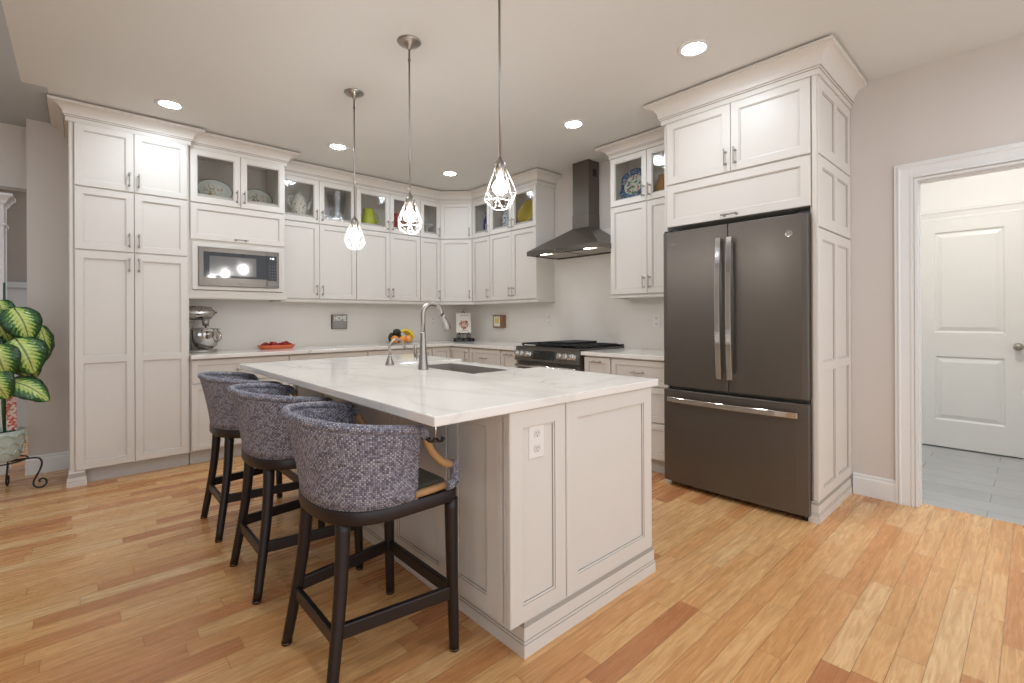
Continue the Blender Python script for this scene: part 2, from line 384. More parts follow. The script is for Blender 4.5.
    def sweep(s, prof, path, m, closed=False):
        """profile of (out, z) run along an XY path; 'out' is to the right of travel; mats per strip"""
        K = len(path); P = [Vector(p) for p in path]; offs = []
        for i in range(K):
            d0 = (P[i]-P[i-1]).normalized() if (i > 0 or closed) else None; d1 = (P[(i+1) % K]-P[i]).normalized() if (i < K-1 or closed) else None
            if d0 is None: d0 = d1
            if d1 is None: d1 = d0
            n0, n1 = Vector((d0.y, -d0.x)), Vector((d1.y, -d1.x)); b = n0+n1
            offs.append(b/max(1e-6, (1+n0.dot(n1))))
        vs = [(P[i].x+offs[i].x*o, P[i].y+offs[i].y*o, z) for i in range(K) for o, z in prof]
        n = len(prof); mm = m if isinstance(m, list) else [m]*(n-1)
        for i in range(K if closed else K-1):
            for k in range(n-1):
                j = (i+1) % K; s.add([vs[i*n+k], vs[j*n+k], vs[j*n+k+1], vs[i*n+k+1]], [(0, 1, 2, 3)], mm[k])
        if not closed:
            s.add(vs[:n], [tuple(reversed(range(n)))], mm[0]); s.add(vs[-n:], [tuple(range(n))], mm[0])
    def build(s, name, parent=None, bevel=0., seg=2, recalc=True, smooth=False, subsurf=0):
        org = Vector((0, 0, 0)); q = parent
        while q is not None: org += q.location; q = q.parent
        ms = []
        for _, m, _, _ in s.f:
            if m not in ms: ms.append(m)
        me = bpy.data.meshes.new(name)
        me.from_pydata([tuple(v-org) for v in s.v], [], [f[0] for f in s.f])
        for m in ms: me.materials.append(m)
        anyuv = any(f[3] for f in s.f)
        if anyuv: uvl = me.uv_layers.new(name='UVMap')
        for p, (idx, m, sm, uv) in zip(me.polygons, s.f):
            p.material_index = ms.index(m); p.use_smooth = sm or smooth
            if uv and anyuv:
                for li, c in zip(p.loop_indices, uv): uvl.data[li].uv = c
        bm = bmesh.new(); bm.from_mesh(me)
        bmesh.ops.remove_doubles(bm, verts=bm.verts, dist=1e-5)
        if recalc: bmesh.ops.recalc_face_normals(bm, faces=bm.faces)
        bm.to_mesh(me); bm.free()
        o = bpy.data.objects.new(name, me); COL.objects.link(o)
        if parent is not None: o.parent = parent
        if bevel:
            md = o.modifiers.new('bevel', 'BEVEL'); md.width = bevel; md.segments = seg; md.limit_method = 'ANGLE'; md.angle_limit = .6
        if subsurf:
            md = o.modifiers.new('sub', 'SUBSURF'); md.levels = subsurf; md.render_levels = subsurf
        return o

def tag(o, label, cat, group=None):
    o['label'] = label; o['category'] = cat
    if group: o['group'] = group
    return o
def thing(name, loc, label, cat, group=None):
    o = bpy.data.objects.new(name, None); COL.objects.link(o); o.location = loc; o.empty_display_size = .05
    return tag(o, label, cat, group)
def struct(o): o['kind'] = 'structure'; return o
def Fr(O, U, W=None):
    O, U = Vector(O), Vector(U).normalized(); Z = Vector((0, 0, 1)); Wv = U.cross(Z) if W is None else Vector(W)
    V = Z if W is None else Wv.cross(U)
    return lambda u, v, w: O+U*u+V*v+Wv*w
def text_mesh(mb, txt, fr, size, m, depth=.0006, align='CENTER', off=0.):
    cu = bpy.data.curves.new('lettering', 'FONT'); cu.body = txt; cu.size = size; cu.align_x = align; cu.align_y = 'CENTER'; cu.extrude = depth; cu.resolution_u = 2; cu.offset = off
    o = bpy.data.objects.new('lettering', cu); COL.objects.link(o)
    dg = bpy.context.evaluated_depsgraph_get(); me = bpy.data.meshes.new_from_object(o.evaluated_get(dg))
    mb.add([fr(v.co.x, v.co.y, v.co.z) for v in me.vertices], [tuple(p.vertices) for p in me.polygons], m)
    bpy.data.objects.remove(o); bpy.data.curves.remove(cu); bpy.data.meshes.remove(me)

# frames: u to the right as seen, v up, w out of the face
def FA(y): return Fr((0, y, 0), (1, 0, 0))            # fronts on the back wall: u = world x
def FB(x): return lambda u, v, w: Vector((x-w, u, v))  # fronts on the right wall: u = world y (w towards -x)

# ------------------------------------------------------------------ room shell
CEIL = 2.65; YW = 5.04; XW = 3.73
b = MB(); b.box(-3.2, 3.825, -1.6, 8.2, -.06, 0, OAK); struct(b.build('floor'))
b = MB(); b.box(3.825, 6.6, -1.4, 2.4, -.06, 0, TILE); struct(b.build('floor_hall'))
b = MB(); b.prism([(-.268, -1.6), (3.85, -1.6), (3.85, YW+.12), (-.15, YW+.12), (-.15, 4.28), (-.268, 4.28)], CEIL, CEIL+.1, CEILM); struct(b.build('ceiling'))
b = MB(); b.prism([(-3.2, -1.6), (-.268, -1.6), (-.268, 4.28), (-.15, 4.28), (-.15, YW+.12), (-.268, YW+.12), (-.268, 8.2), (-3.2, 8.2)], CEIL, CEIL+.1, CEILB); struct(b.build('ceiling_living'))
b = MB(); b.box(-.29, XW+.12, YW, YW+.12, 0, CEIL, WALLG); struct(b.build('wall_back'))
DY0, DY1, DH = -.41, .487, 1.980
b = MB()
b.box(XW, XW+.12, DY1, YW+.12, 0, CEIL, WALLP); b.box(XW, XW+.12, DY0, DY1, DH, CEIL, WALLP); b.box(XW, XW+.12, -1.6, DY0, 0, CEIL, WALLP)
struct(b.build('wall_right'))
# adjoining room behind the end of the back wall
b = MB()
b.box(-.29, -.17, YW+.12, 5.27, 0, CEIL, WALLG)
b.box(-1.25, -.29, 5.27, 5.39, 2.17, CEIL, WALLG); b.box(-3.2, -1.25, 5.27, 5.39, 0, CEIL, WALLG)
b.box(-.29, .9, 5.27, 5.39, 0, CEIL, WALLG)
struct(b.build('wall_living'))
b = MB(); b.box(-3.3, -3.2, -1.6, 8.2, 0, CEIL, WALLG); struct(b.build('wall_left_unseen'))  # unseen side wall, added to cut ambient light from the left
b = MB(); b.box(-3.2, 1.5, 7.4, 7.5, 0, CEIL, WALLF); struct(b.build('wall_far'))
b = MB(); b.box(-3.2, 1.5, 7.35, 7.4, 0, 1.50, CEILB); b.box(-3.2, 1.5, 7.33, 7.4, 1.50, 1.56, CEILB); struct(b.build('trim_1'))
# hall beyond the doorway
HX = 5.62
b = MB(); b.box(HX, HX+.1, -1.4, 2.4, 0, 2.75, HALLW); struct(b.build('wall_hall_far'))
b = MB(); b.box(XW+.12, HX, 1.5, 1.6, 0, 2.75, HALLW); struct(b.build('wall_hall_left'))
b = MB(); b.box(XW+.12, HX, -1.4, -1.3, 0, 2.75, HALLW); struct(b.build('wall_hall_right'))
b = MB(); b.box(XW+.12, HX+.1, -1.4, 1.6, 2.75, 2.83, HALLW); struct(b.build('ceiling_hall'))
# backsplash slabs
b = MB(); b.box(.64, XW-.012, YW-.012, YW, .87, 1.345, SPLASH); struct(b.build('backsplash_back'))
b = MB(); b.box(XW-.012, XW, 3.42, YW-.012, .87, 1.345, SPLASH); b.box(XW-.012, XW, 2.505, 3.42, .70, 2.0, SPLASH); b.box(XW-.012, XW, 1.75, 2.505, .87, 1.345, SPLASH)
struct(b.build('backsplash_right'))
# baseboards
BBP = [(0, 0), (.014, 0), (.014, .105), (.009, .115), (.009, .128), (.004, .135), (0, .135)]
def baseboard(name, path):
    b = MB(); b.sweep(BBP, path, TRIMW); struct(b.build(name))
baseboard('baseboard_right', [(XW, .80), (XW, .575)])
baseboard('baseboard_back', [(-.29, 5.16), (-.29, YW), (-.058, YW)])
baseboard('baseboard_hall', [(HX, 1.5), (HX, .78)])
baseboard('baseboard_living', [(-.29, 5.27), (-.3, 5.27)])
# doorway casing, jambs and threshold
b = MB()
cp = [(0, 0), (.018, 0), (.018, .012), (.024, .018), (.024, .024), (.019, .03), (.014, .07), (.018, .078), (.018, .09), (0, .09)]
def casing(b, x, y0, y1, zt, sgn=-1, wdt=.09, z0=0.):
    """three mitred legs of casing around an opening in a wall facing sgn*x"""
    prof = [(d, t) for d, t in cp]          # depth out of wall, distance from outer edge
    def ring(P):
        return [(x+sgn*d, P(t)) for d, t in prof]
    n = len(prof)
    rows = []
    for st in range(4):
        row = []
        for d, t in prof:
            o = wdt*(1-t/.09)
            if st == 0: row.append((x+sgn*d, y1+o, z0))
            elif st == 1: row.append((x+sgn*d, y1+o, zt+o))
            elif st == 2: row.append((x+sgn*d, y0-o, zt+o))
            else: row.append((x+sgn*d, y0-o, z0))
        rows.append(row)
    for i in range(3):
        for k in range(n-1):
            b.add([rows[i][k], rows[i+1][k], rows[i+1][k+1], rows[i][k+1]], [(0, 1, 2, 3)], TRIMW)
    b.add(rows[0], [tuple(range(n))], TRIMW); b.add(rows[3], [tuple(range(n))], TRIMW)
casing(b, XW, DY0-.004, DY1+.004, DH+.004)
struct(b.build('trim_2'))
b = MB(); b.box(XW-.004, XW+.125, DY1-.014, DY1, 0, DH, TRIMW); b.box(XW-.004, XW+.125, DY0, DY0+.014, 0, DH, TRIMW); b.box(XW-.004, XW+.125, DY0+.014, DY1-.014, DH-.014, DH, TRIMW)
b.box(XW+.05, XW+.065, DY1-.019, DY1-.014, 0, DH-.014, TRIMW); b.box(XW+.05, XW+.065, DY0+.014, DY1-.026, DH-.026, DH-.014, TRIMW)
struct(b.build('trim_3'))
# hall door and its casing
b = MB(); casing(b, HX, .052, .708, 1.992); struct(b.build('trim_5'))

def rings(b, fr, loops, mats, cap):
    """nested rectangles (u0,u1,v0,v1,w): strips between them and a cap on the last"""
    for (a, c, m) in zip(loops[:-1], loops[1:], mats):
        A = [fr(a[0], a[2], a[4]), fr(a[1], a[2], a[4]), fr(a[1], a[3], a[4]), fr(a[0], a[3], a[4])]
        C = [fr(c[0], c[2], c[4]), fr(c[1], c[2], c[4]), fr(c[1], c[3], c[4]), fr(c[0], c[3], c[4])]
        b.add(A+C, [(k, (k+1) % 4, 4+(k+1) % 4, 4+k) for k in range(4)], m)
    if cap is not None:
        c = loops[-1]; b.add([fr(c[0], c[2], c[4]), fr(c[1], c[2], c[4]), fr(c[1], c[3], c[4]), fr(c[0], c[3], c[4])], [(0, 1, 2, 3)], cap)
def ins(r, d, w): return (r[0]+d, r[1]-d, r[2]+d, r[3]-d, w)
# raised two-panel hall door
d = bpy.data.objects.new('door_1', None); COL.objects.link(d); d.location = (HX-.02, .38, 0); struct(d)
b = MB(); fr = FB(HX-.03)
u0, u1 = .058, .702
cells = [(.163, .596, 1.005, 1.88), (.163, .596, .243, .80)]
ys = [u0, .163, .596, u1]; zs = [.012, .243, .80, 1.005, 1.88, 1.986]
for i in range(3):
    for j in range(5):
        if i == 1 and j in (1, 3): continue
        b.add([fr(ys[i], zs[j], .02), fr(ys[i+1], zs[j], .02), fr(ys[i+1], zs[j+1], .02), fr(ys[i], zs[j+1], .02)], [(0, 1, 2, 3)], TRIMW)
for r in cells:
    rings(b, fr, [ins(r, 0, .02), ins(r, .012, .008), ins(r, .02, .008), ins(r, .05, .018)], [TRIMW]*3, TRIMW)
R0 = (u0, u1, .012, 1.986)
rings(b, fr, [ins(R0, 0, -.02), ins(R0, 0, .02)], [TRIMW], None); b.add([fr(u0, .012, -.02), fr(u1, .012, -.02), fr(u1, 1.986, -.02), fr(u0, 1.986, -.02)], [(3, 2, 1, 0)], TRIMW)
b.build('door_panel', d)
b = MB(); b.lathe([(0, -.001), (.03, 0), (.03, .006), (.012, .012), (.011, .03), (.02, .036), (.029, .05), (.027, .062), (.015, .07), (0, .071)], None, NICKEL, 20, fr=lambda x, y, h: Vector((HX-.05-h, .09+x, .90+y)))
b.build('door_handle', d)
# cased opening's column, seen past the end of the back wall
b = MB(); b.box(-.56, -.42, 5.2, 5.4, 0, 2.10, TRIMW); b.box(-.575, -.405, 5.185, 5.41, 0, .16, TRIMW)
b.sweep([(0, 1.86), (.012, 1.865), (.012, 1.88), (0, 1.885)], [(-.56, 5.4), (-.56, 5.2), (-.42, 5.2), (-.42, 5.4)], TRIMW)
b.sweep([(0, 2.02), (.012, 2.03), (.02, 2.05), (.04, 2.075), (.05, 2.08), (.05, 2.10), (0, 2.10)], [(-.56, 5.41), (-.56, 5.2), (-.42, 5.2), (-.42, 5.41)], TRIMW)
struct(b.build('trim_6'))

# ------------------------------------------------------------------ cabinetry kit
def grid_open(r, cols, rows, rail):
    """openings of a framed panel: cols/rows are counts or (fractions)"""
    out = []; W = (r[1]-r[0]-rail*(cols+1))/cols
    vs = rows if isinstance(rows, list) else None
    if vs is None:
        H = (r[3]-r[2]-rail*(rows+1))/rows; vs = [(r[2]+rail+j*(H+rail), r[2]+rail+j*(H+rail)+H) for j in range(rows)]
    for i in range(cols):
        x0 = r[0]+rail+i*(W+rail)
        for a, c in vs: out.append((x0, x0+W, a, c))
    return out
def framed(b, fr, r, opens, t=.02, glass=False, mt=None, base=0.):
    """a frame-and-panel front: chamfered edge, stiles and rails, glazed bead, recessed panel"""
    mt = mt or PAINT; f = base+t
    rings(b, fr, [ins(r, 0, base), ins(r, 0, f-.003), ins(r, .003, f)], [mt, mt], None)
    R = ins(r, .003, f)
    us = sorted(set([R[0], R[1]]+[q for o in opens for q in o[:2]])); vs = sorted(set([R[2], R[3]]+[q for o in opens for q in o[2:4]]))
    for i in range(len(us)-1):
        for j in range(len(vs)-1):
            cu, cv = (us[i]+us[i+1])/2, (vs[j]+vs[j+1])/2
            if any(o[0] < cu < o[1] and o[2] < cv < o[3] for o in opens): continue
            b.add([fr(us[i], vs[j], f), fr(us[i+1], vs[j], f), fr(us[i+1], vs[j+1], f), fr(us[i], vs[j+1], f)], [(0, 1, 2, 3)], mt)
    for o in opens:
        if glass:
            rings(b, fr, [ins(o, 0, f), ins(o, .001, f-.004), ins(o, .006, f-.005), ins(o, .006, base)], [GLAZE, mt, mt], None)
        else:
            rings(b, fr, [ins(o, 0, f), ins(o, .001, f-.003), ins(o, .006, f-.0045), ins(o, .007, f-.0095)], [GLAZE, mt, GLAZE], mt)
    if glass:   # back face of the frame
        for i in range(len(us)-1):
            for j in range(len(vs)-1):
                cu, cv = (us[i]+us[i+1])/2, (vs[j]+vs[j+1])/2
                if any(o[0] < cu < o[1] and o[2] < cv < o[3] for o in opens): continue
                b.add([fr(us[i], vs[j], base), fr(us[i+1], vs[j], base), fr(us[i+1], vs[j+1], base), fr(us[i], vs[j+1], base)], [(3, 2, 1, 0)], mt)
    else:
        b.add([fr(r[0], r[2], base), fr(r[1], r[2], base), fr(r[1], r[3], base), fr(r[0], r[3], base)], [(3, 2, 1, 0)], mt)
def pull(fr, u, v, w, parent, vert=True, L=.105, name='handle'):
    """bar pull with two turned posts"""
    b = MB(); h = L/2
    P = (lambda t, o: fr(u, v+t, w+o)) if vert else (lambda t, o: fr(u+t, v, w+o))
    b.tube([P(-h, .03), P(-h*.92, .03), P(-h*.75, .03), P(h*.75, .03), P(h*.92, .03), P(h, .03)], [.004, .0056, .0042, .0042, .0056, .004], NICKEL, 8)
    for t in (-h*.72, h*.72): b.tube([P(t, 0), P(t, .004), P(t, .0045), P(t, .03)], [.0085, .0085, .0045, .004], NICKEL, 8)
    return b.build(name, parent)
G = .0016
def door(parent, fr, r, hand=None, rail=.044, glass=False, rows=1, name='door', hz=None, cols=1):
    """hand: ('v'|'h', u, v)"""
    b = MB(); R = (r[0]+G, r[1]-G, r[2]+G, r[3]-G)
    opens = grid_open(R, cols, rows, rail)
    framed(b, fr, R, opens, glass=glass)
    o = b.build(name, parent)
    if glass:
        g = MB(); q = opens[0]; g.fbox(fr, q[0]+.0055, q[1]-.0055, q[2]+.0055, q[3]-.0055, .006, .0095, PANE); g.build('glass_pane', o)
    if hand: pull(fr, hand[1], hand[2], .02, o, hand[0] == 'v')
    return o
CR0 = 2.52
def crown_prof(z0):
    zt = CEIL-.013
    pr = [(0, z0), (.015, z0), (.015, z0+.030), (.0175, z0+.0325), (.023, z0+.0325), (.023, z0+.0405), (.028, z0+.0425)]
    a = (.028, z0+.0425); e = (.094, zt-.017)
    for k in range(1, 9):
        t = PI/2*k/8; pr.append((a[0]+(e[0]-a[0])*(1-math.cos(t)), a[1]+(e[1]-a[1])*math.sin(t)))
    pr += [(.098, zt-.017), (.098, zt-.006), (.103, zt-.0045), (.103, zt), (.084, zt), (.084, CEIL-.001), (0, CEIL-.001)]
    mm = [PAINT]*(len(pr)-1); mm[2] = GLAZE; mm[5] = GLAZE; mm[-2] = GLAZE  # beads glazed; recessed top strip coloured darker to paint in the shadow reveal
    return pr, mm
def crown(parent, path, z0=CR0, name='crown_moulding'):
    b = MB(); pr, mm = crown_prof(z0); b.sweep(pr, path, mm); return b.build(name, parent)

# ---- pantry
PY = 4.475
pan = thing('pantry_cabinet', (.3, PY+.28, 0), 'tall white pantry cabinet with six doors left of the microwave', 'cabinet')
b = MB(); b.box(-.055, .636, PY, YW-.002, .105, CR0+.08, PAINT); b.build('carcass', pan)
b = MB(); b.box(-.02, .636, PY+.045, YW-.002, 0, .105, TOE); b.build('toe_kick', pan)
b = MB(); b.box(-.060, .022, PY-.012, PY+.12, .012, .105, PAINT); b.sweep([(0, 0), (.012, 0), (.012, .035), (.009, .038), (.009, .062), (.003, .09), (0, .1)], [(-.060, PY+.12), (-.060, PY-.012), (.022, PY-.012), (.022, PY+.1)], [PAINT, PAINT, GLAZE, PAINT, GLAZE, PAINT]); b.build('bracket_foot', pan)
fr = FA(PY)
b = MB(); b.fbox(fr, -.0495, -.0315, .105, 2.52, 0, .008, PAINT); b.build('edge_strip', pan)
cx, L, R = .2985, -.028, .627
for side, (a, c) in (('l', (L, cx)), ('r', (cx, R))):
    hu = c-.028 if side == 'l' else a+.028
    door(pan, fr, (a, c, 2.085, 2.52), ('v', hu, 2.17))
    door(pan, fr, (a, c, 1.643, 2.078), ('v', hu, 1.727))
    Rr = (a+G, c-G, .106+G, 1.636-G)
    bb = MB(); framed(bb, fr, Rr, grid_open(Rr, 1, [(Rr[2]+.05, .848), (.892, Rr[3]-.05)], .044)); o = bb.build('tall_door', pan)
    pull(fr, hu, 1.55, .02, o)
crown(pan, [(-.055, YW-.002), (-.055, PY), (.636, PY), (.636, 4.53)])

# ---- microwave cabinet
MY = 4.53
mwc = thing('microwave_cabinet', (1.0, MY+.25, 1.33), 'deep white upper cabinet housing the microwave under two glass doors', 'cabinet')
x0, x1 = .639, 1.366
def shell(b, fr, u0, u1, v0, v1, depth, shelf=None, hollow_from=None, back=True, divs=()):
    """hollow cabinet box open to the front above hollow_from; solid below"""
    t = .016
    hf = hollow_from if hollow_from else v0
    if hollow_from: b.fbox(fr, u0, u1, v0, hf, -depth, 0, PAINT)
    b.fbox(fr, u0, u0+t, hf, v1, -depth, 0, PAINT); b.fbox(fr, u1-t, u1, hf, v1, -depth, 0, PAINT)
    b.fbox(fr, u0+t, u1-t, v1-t, v1, -depth, 0, PAINT)
    # interior skins
    e = .0008
    b.fbox(fr, u0+t, u1-t, hf, hf+.002, -depth+.008, -.002, INTER)
    b.fbox(fr, u0+t, u1-t, hf, v1-t, -depth, -depth+.008, INTER)
    b.fbox(fr, u0+t, u0+t+e, hf, v1-t, -depth+.008, -.018, INTER); b.fbox(fr, u1-t-e, u1-t, hf, v1-t, -depth+.008, -.018, INTER)
    b.fbox(fr, u0+t, u1-t, v1-t-e, v1-t, -depth+.008, -.018, INTER)
    for d in divs: b.fbox(fr, d-.016, d+.016, hf, v1-t, -.018, 0, PAINT)
fr = FA(MY); cx = 1.0085
b = MB(); 
# box: solid band (behind the flap door), hollow glass section above, open niche below
dpt = YW-.002-MY
shell(b, fr, x0, x1, 1.772, CR0+.08, dpt, hollow_from=2.165, divs=(cx,))
b.fbox(fr, x0, x0+.025, 1.385, 1.772, -dpt, 0, PAINT); b.fbox(fr, x1-.025, x1, 1.385, 1.772, -dpt, 0, PAINT); b.fbox(fr, x0, x1, 1.345, 1.385, -dpt, 0, PAINT)
b.build('carcass', mwc)
L, R = x0+.012, x1-.006
door(mwc, fr, (L, cx, 2.09, CR0), ('v', cx-.028, 2.175), glass=True); door(mwc, fr, (cx, R, 2.09, CR0), ('v', cx+.028, 2.175), glass=True)
door(mwc, fr, (L, R, 1.793, 2.083), ('h', cx, 1.815), name='flap_door')
b = MB(); Rr = (L+.012, R-.012, 1.39, 1.775)
op = (.700, 1.310, 1.418, 1.740)
framed(b, fr, Rr, [op], glass=True, t=.018); b.build('trim_frame', mwc)
b = MB(); b.sweep([(0, 1.318), (.012, 1.318), (.016, 1.33), (.016, 1.345), (0, 1.345)], [(x0+.002, MY+.012), (x1, MY+.012), (x1, YW-.03)], PAINT); b.build('light_rail', mwc)
crown(mwc, [(.644, MY), (x1, MY), (x1, 4.775)])

# ---- run of upper cabinets on the back wall, round the corner
UY = 4.775; UX = 3.465
T0, T1, LB = 2.088, 2.518, 1.347     # split, top, bottom
def upper(name, label, fr, u0, u1, wall, glass=True, two=True, rev=False, hinge_right=False, depth=.255, hollow=True):
    o = thing(name, tuple(fr((u0+u1)/2, 1.347, -depth/2)), label, 'cabinet', None)
    b = MB()
    cx = (u0+u1)/2
    if hollow: shell(b, fr, u0, u1, 1.34, 2.60, depth, hollow_from=2.165, divs=((cx,) if two else ()))
    else: b.fbox(fr, u0, u1, 1.34, 2.60, -depth, 0, PAINT)
    b.build('carcass', o)
    if two:
        for a, c, hu in ((u0, cx, cx-.028), (cx, u1, cx+.028)):
            door(o, fr, (a, c, T0+.003, T1), ('v', hu, 2.17), glass=glass); door(o, fr, (a, c, LB, T0-.003), ('v', hu, 1.432))
    else:
        hu = u0+.028 if hinge_right else u1-.028
        door(o, fr, (u0, u1, T0+.003, T1), ('v', hu, 2.17), glass=glass); door(o, fr, (u0, u1, LB, T0-.003), ('v', hu, 1.432))
    return o
fr = FA(UY)
upper('upper_cabinet', 'upper cabinet with floral teapot and glass vase, right of the microwave', fr, 1.375, 2.135, YW)
upper('upper_cabinet', 'upper cabinet holding the lime pitcher and red jug behind glass', fr, 2.139, 2.902, YW)
upper('upper_cabinet', 'narrow upper cabinet with white footed dish, left of the angled corner cabinet', fr, 2.906, 3.18, YW, two=False)
dq = Vector((3.465-3.18, 4.49-4.775, 0)); DL = dq.length
frD = Fr((3.18, 4.775, 0), dq)
o = thing('corner_cabinet', (3.45, 4.76, 1.347), 'angled solid-door upper cabinet in the room corner', 'cabinet')
b = MB(); b.prism([(3.182, 4.775), (3.465, 4.492), (XW-.014, 4.492), (XW-.014, YW-.014), (3.182, YW-.014)], 1.34, 2.60, PAINT); b.build('carcass', o)
door(o, frD, (.012, DL-.012, T0+.003, T1), ('v', DL-.045, 2.17)); door(o, frD, (.012, DL-.012, LB, T0-.003), ('v', DL-.045, 1.432))
frB = FB(UX)
upper('upper_cabinet', 'narrow upper cabinet with cobalt blue vase, right of the angled corner cabinet', frB, 4.165, 4.488, XW, two=False, hinge_right=True)
upper('upper_cabinet', 'upper cabinet with yellow plate behind glass, left of the range hood', frB, 3.42, 4.161, XW)
# shared crown and light rail of that run
o = crown(None, [(1.374, UY), (3.18, UY), (UX, 4.49), (UX, 3.42), (XW-.002, 3.42)])
tag(o, 'white crown moulding over the corner run of upper cabinets', 'moulding')
b = MB(); b.sweep([(0, 1.312), (.010, 1.312), (.014, 1.324), (.014, 1.34), (0, 1.34)], [(1.395, UY+.004), (3.178, UY+.004), (UX+.004, 4.488), (UX+.004, 3.424), (XW-.014, 3.424)], PAINT)
tag(b.build('light_rail'), 'thin white light rail under the corner run of upper cabinets', 'moulding')

# ---- upper cabinet right of the hood
ru = thing('upper_cabinet', (3.6, 2.13, 1.347), 'tall upper cabinet with painted blue plate, between range hood and refrigerator', 'cabinet')
b = MB(); shell(b, frB, 1.757, 2.505, 1.34, 2.60, XW-.014-UX, hollow_from=2.172, divs=(2.14,)); b.build('carcass', ru)
for a, c, hu in ((1.765, 2.14, 2.112), (2.14, 2.503, 2.168)):
    door(ru, frB, (a, c, 2.111, CR0+.012), ('v', hu, 2.195), glass=True); door(ru, frB, (a, c, LB, 2.105), ('v', hu, 1.44))
crown(ru, [(XW-.002, 2.505), (UX, 2.505), (UX, 1.757)], CR0+.016)
b = MB(); b.sweep([(0, 1.315), (.010, 1.315), (.014, 1.325), (.014, 1.34), (0, 1.34)], [(XW-.014, 2.501), (UX+.004, 2.501), (UX+.004, 1.757)], PAINT); b.build('light_rail', ru)

# ---- refrigerator surround
FX = 3.05
fs = thing('refrigerator_surround', (3.4, 1.27, 0), 'white cabinet enclosing the refrigerator, panelled on its right side', 'cabinet')
CF = 2.497
b = MB()
b.box(FX, XW-.002, .826, .850, .0, 2.60, PAINT); b.box(FX, XW-.002, 1.728, 1.752, 0, 2.60, PAINT)
b.box(FX, XW-.002, .850, 1.728, 1.775, 2.60, PAINT); b.build('carcass', fs)
frF = FB(FX)
cy = 1.285
door(fs, frF, (.842, cy, 2.066, CF), ('v', cy-.03, 2.155), rail=.05); door(fs, frF, (cy, 1.726, 2.066, CF), ('v', cy+.03, 2.155), rail=.05)
door(fs, frF, (.842, 1.726, 1.772, 2.058), ('h', 1.285, 1.795), rail=.05, name='flap_door')
b = MB(); b.fbox(frF, .810, .840, .12, CF, 0, .010, PAINT); b.fbox(frF, .815, .835, .12, CF, .010, .015, PAINT); b.build('edge_strip', fs)
frS = Fr((FX, .826, 0), (1, 0, 0))
SD = XW-.004-FX
for (v0, v1, rws) in ((2.066, CF, 1), (1.655, 2.060, 1), (.118, 1.649, 2)):
    b = MB(); Rr = (.004, SD, v0+G, v1-G)
    rw = [(Rr[2]+.06, .84), (.89, Rr[3]-.06)] if rws == 2 else 1
    framed(b, frS, Rr, grid_open(Rr, 2, rw, .062), t=.018); b.build('side_panel', fs)
basep = [(0, 0), (.014, 0), (.014, .042), (.0115, .0445), (.0115, .052), (.009, .0545), (.009, .098), (.003, .112), (0, .116)]
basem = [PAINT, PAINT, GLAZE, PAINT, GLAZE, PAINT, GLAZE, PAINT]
b = MB(); b.sweep(basep, [(FX+.05, .846), (FX-.012, .846), (FX-.012, .818), (XW-.016, .818)], basem); b.box(FX-.012, XW-.016, .818, .846, 0, .1, PAINT); b.build('base_moulding', fs)
crown(fs, [(UX-.04, 1.752), (FX-.006, 1.752), (FX-.006, .815), (XW-.002, .815)], CF)

# ---- base cabinets
BY, BX = 4.475, 3.125
frA, frBb = FA(BY), FB(BX)
def base_unit(label, fr, u0, u1, depth, fronts, name='base_cabinet'):
    o = thing(name, tuple(fr((u0+u1)/2, 0, -depth/2)), label, 'cabinet')
    b = MB(); b.fbox(fr, u0, u1, .105, .838, -depth, 0, PAINT); b.build('carcass', o)
    b = MB(); b.fbox(fr, u0, u1, 0, .105, -depth, -.045, TOE); b.build('toe_kick', o)
    for (r, hand, nm) in fronts: door(o, fr, r, hand, rail=.04, name=nm)
    return o
dA = YW-.002-BY
xs = [.642, 1.372, 2.113, 2.862]
def two_drawer(lab, a, c):
    m = (a+c)/2
    base_unit(lab, frA, a, c, dA, [((a+.005, c-.005, .642, .828), ('h', m-.0, .735), 'drawer'),
        ((a+.005, m, .112, .634), ('v', m-.03, .56), 'door'), ((m, c-.005, .112, .634), ('v', m+.03, .56), 'door')])
two_drawer('base cabinet under the stand mixer, beside the pantry', xs[0], xs[1])
two_drawer('base cabinet behind the stools, second from the pantry', xs[1], xs[2])
two_drawer('base cabinet under the fruit, third from the pantry', xs[2], xs[3])
o = thing('corner_base_cabinet', (3.3, 4.6, 0), 'L-shaped base cabinet filling the counter corner beneath the recipe stand', 'cabinet')
b = MB(); b.prism([(2.864, BY), (BX, BY), (BX, 4.112), (XW-.014, 4.112), (XW-.014, YW-.014), (2.864, YW-.014)], .105, .838, PAINT); b.build('carcass', o)
b = MB(); b.prism([(2.864, BY+.045), (BX+.045, BY+.045), (BX+.045, 4.112), (XW-.014, 4.112), (XW-.014, YW-.014), (2.864, YW-.014)], 0, .105, TOE); b.build('toe_kick', o)
door(o, frA, (2.868, BX-.022, .112, .828), None, rail=.04)
door(o, frBb, (4.118, BY-.002, .112, .828), ('v', 4.148, .74), rail=.04)
dB = XW-.014-BX
def drawers(lab, y0, y1, tops):
    fs_ = []
    for (v0, v1) in tops: fs_.append(((y0+.004, y1-.004, v0, v1), ('h', (y0+y1)/2, (v0+v1)/2), 'drawer'))
    return base_unit(lab, frBb, y0, y1, dB, fs_)
D3 = [(.642, .828), (.38, .634), (.112, .372)]
drawers('drawer base cabinet between the counter corner and the narrow pull-out', 3.59, 4.108, D3)
base_unit('narrow pull-out base cabinet left of the range', frBb, 3.345, 3.586, dB, [((3.349, 3.582, .112, .828), ('h', 3.465, .792), 'pull_out_front')])
base_unit('narrow pull-out base cabinet right of the range', frBb, 2.262, 2.53, dB, [((2.266, 2.526, .112, .828), ('h', 2.396, .792), 'pull_out_front')])
drawers('three-drawer base cabinet beside the refrigerator', 1.757, 2.258, D3)
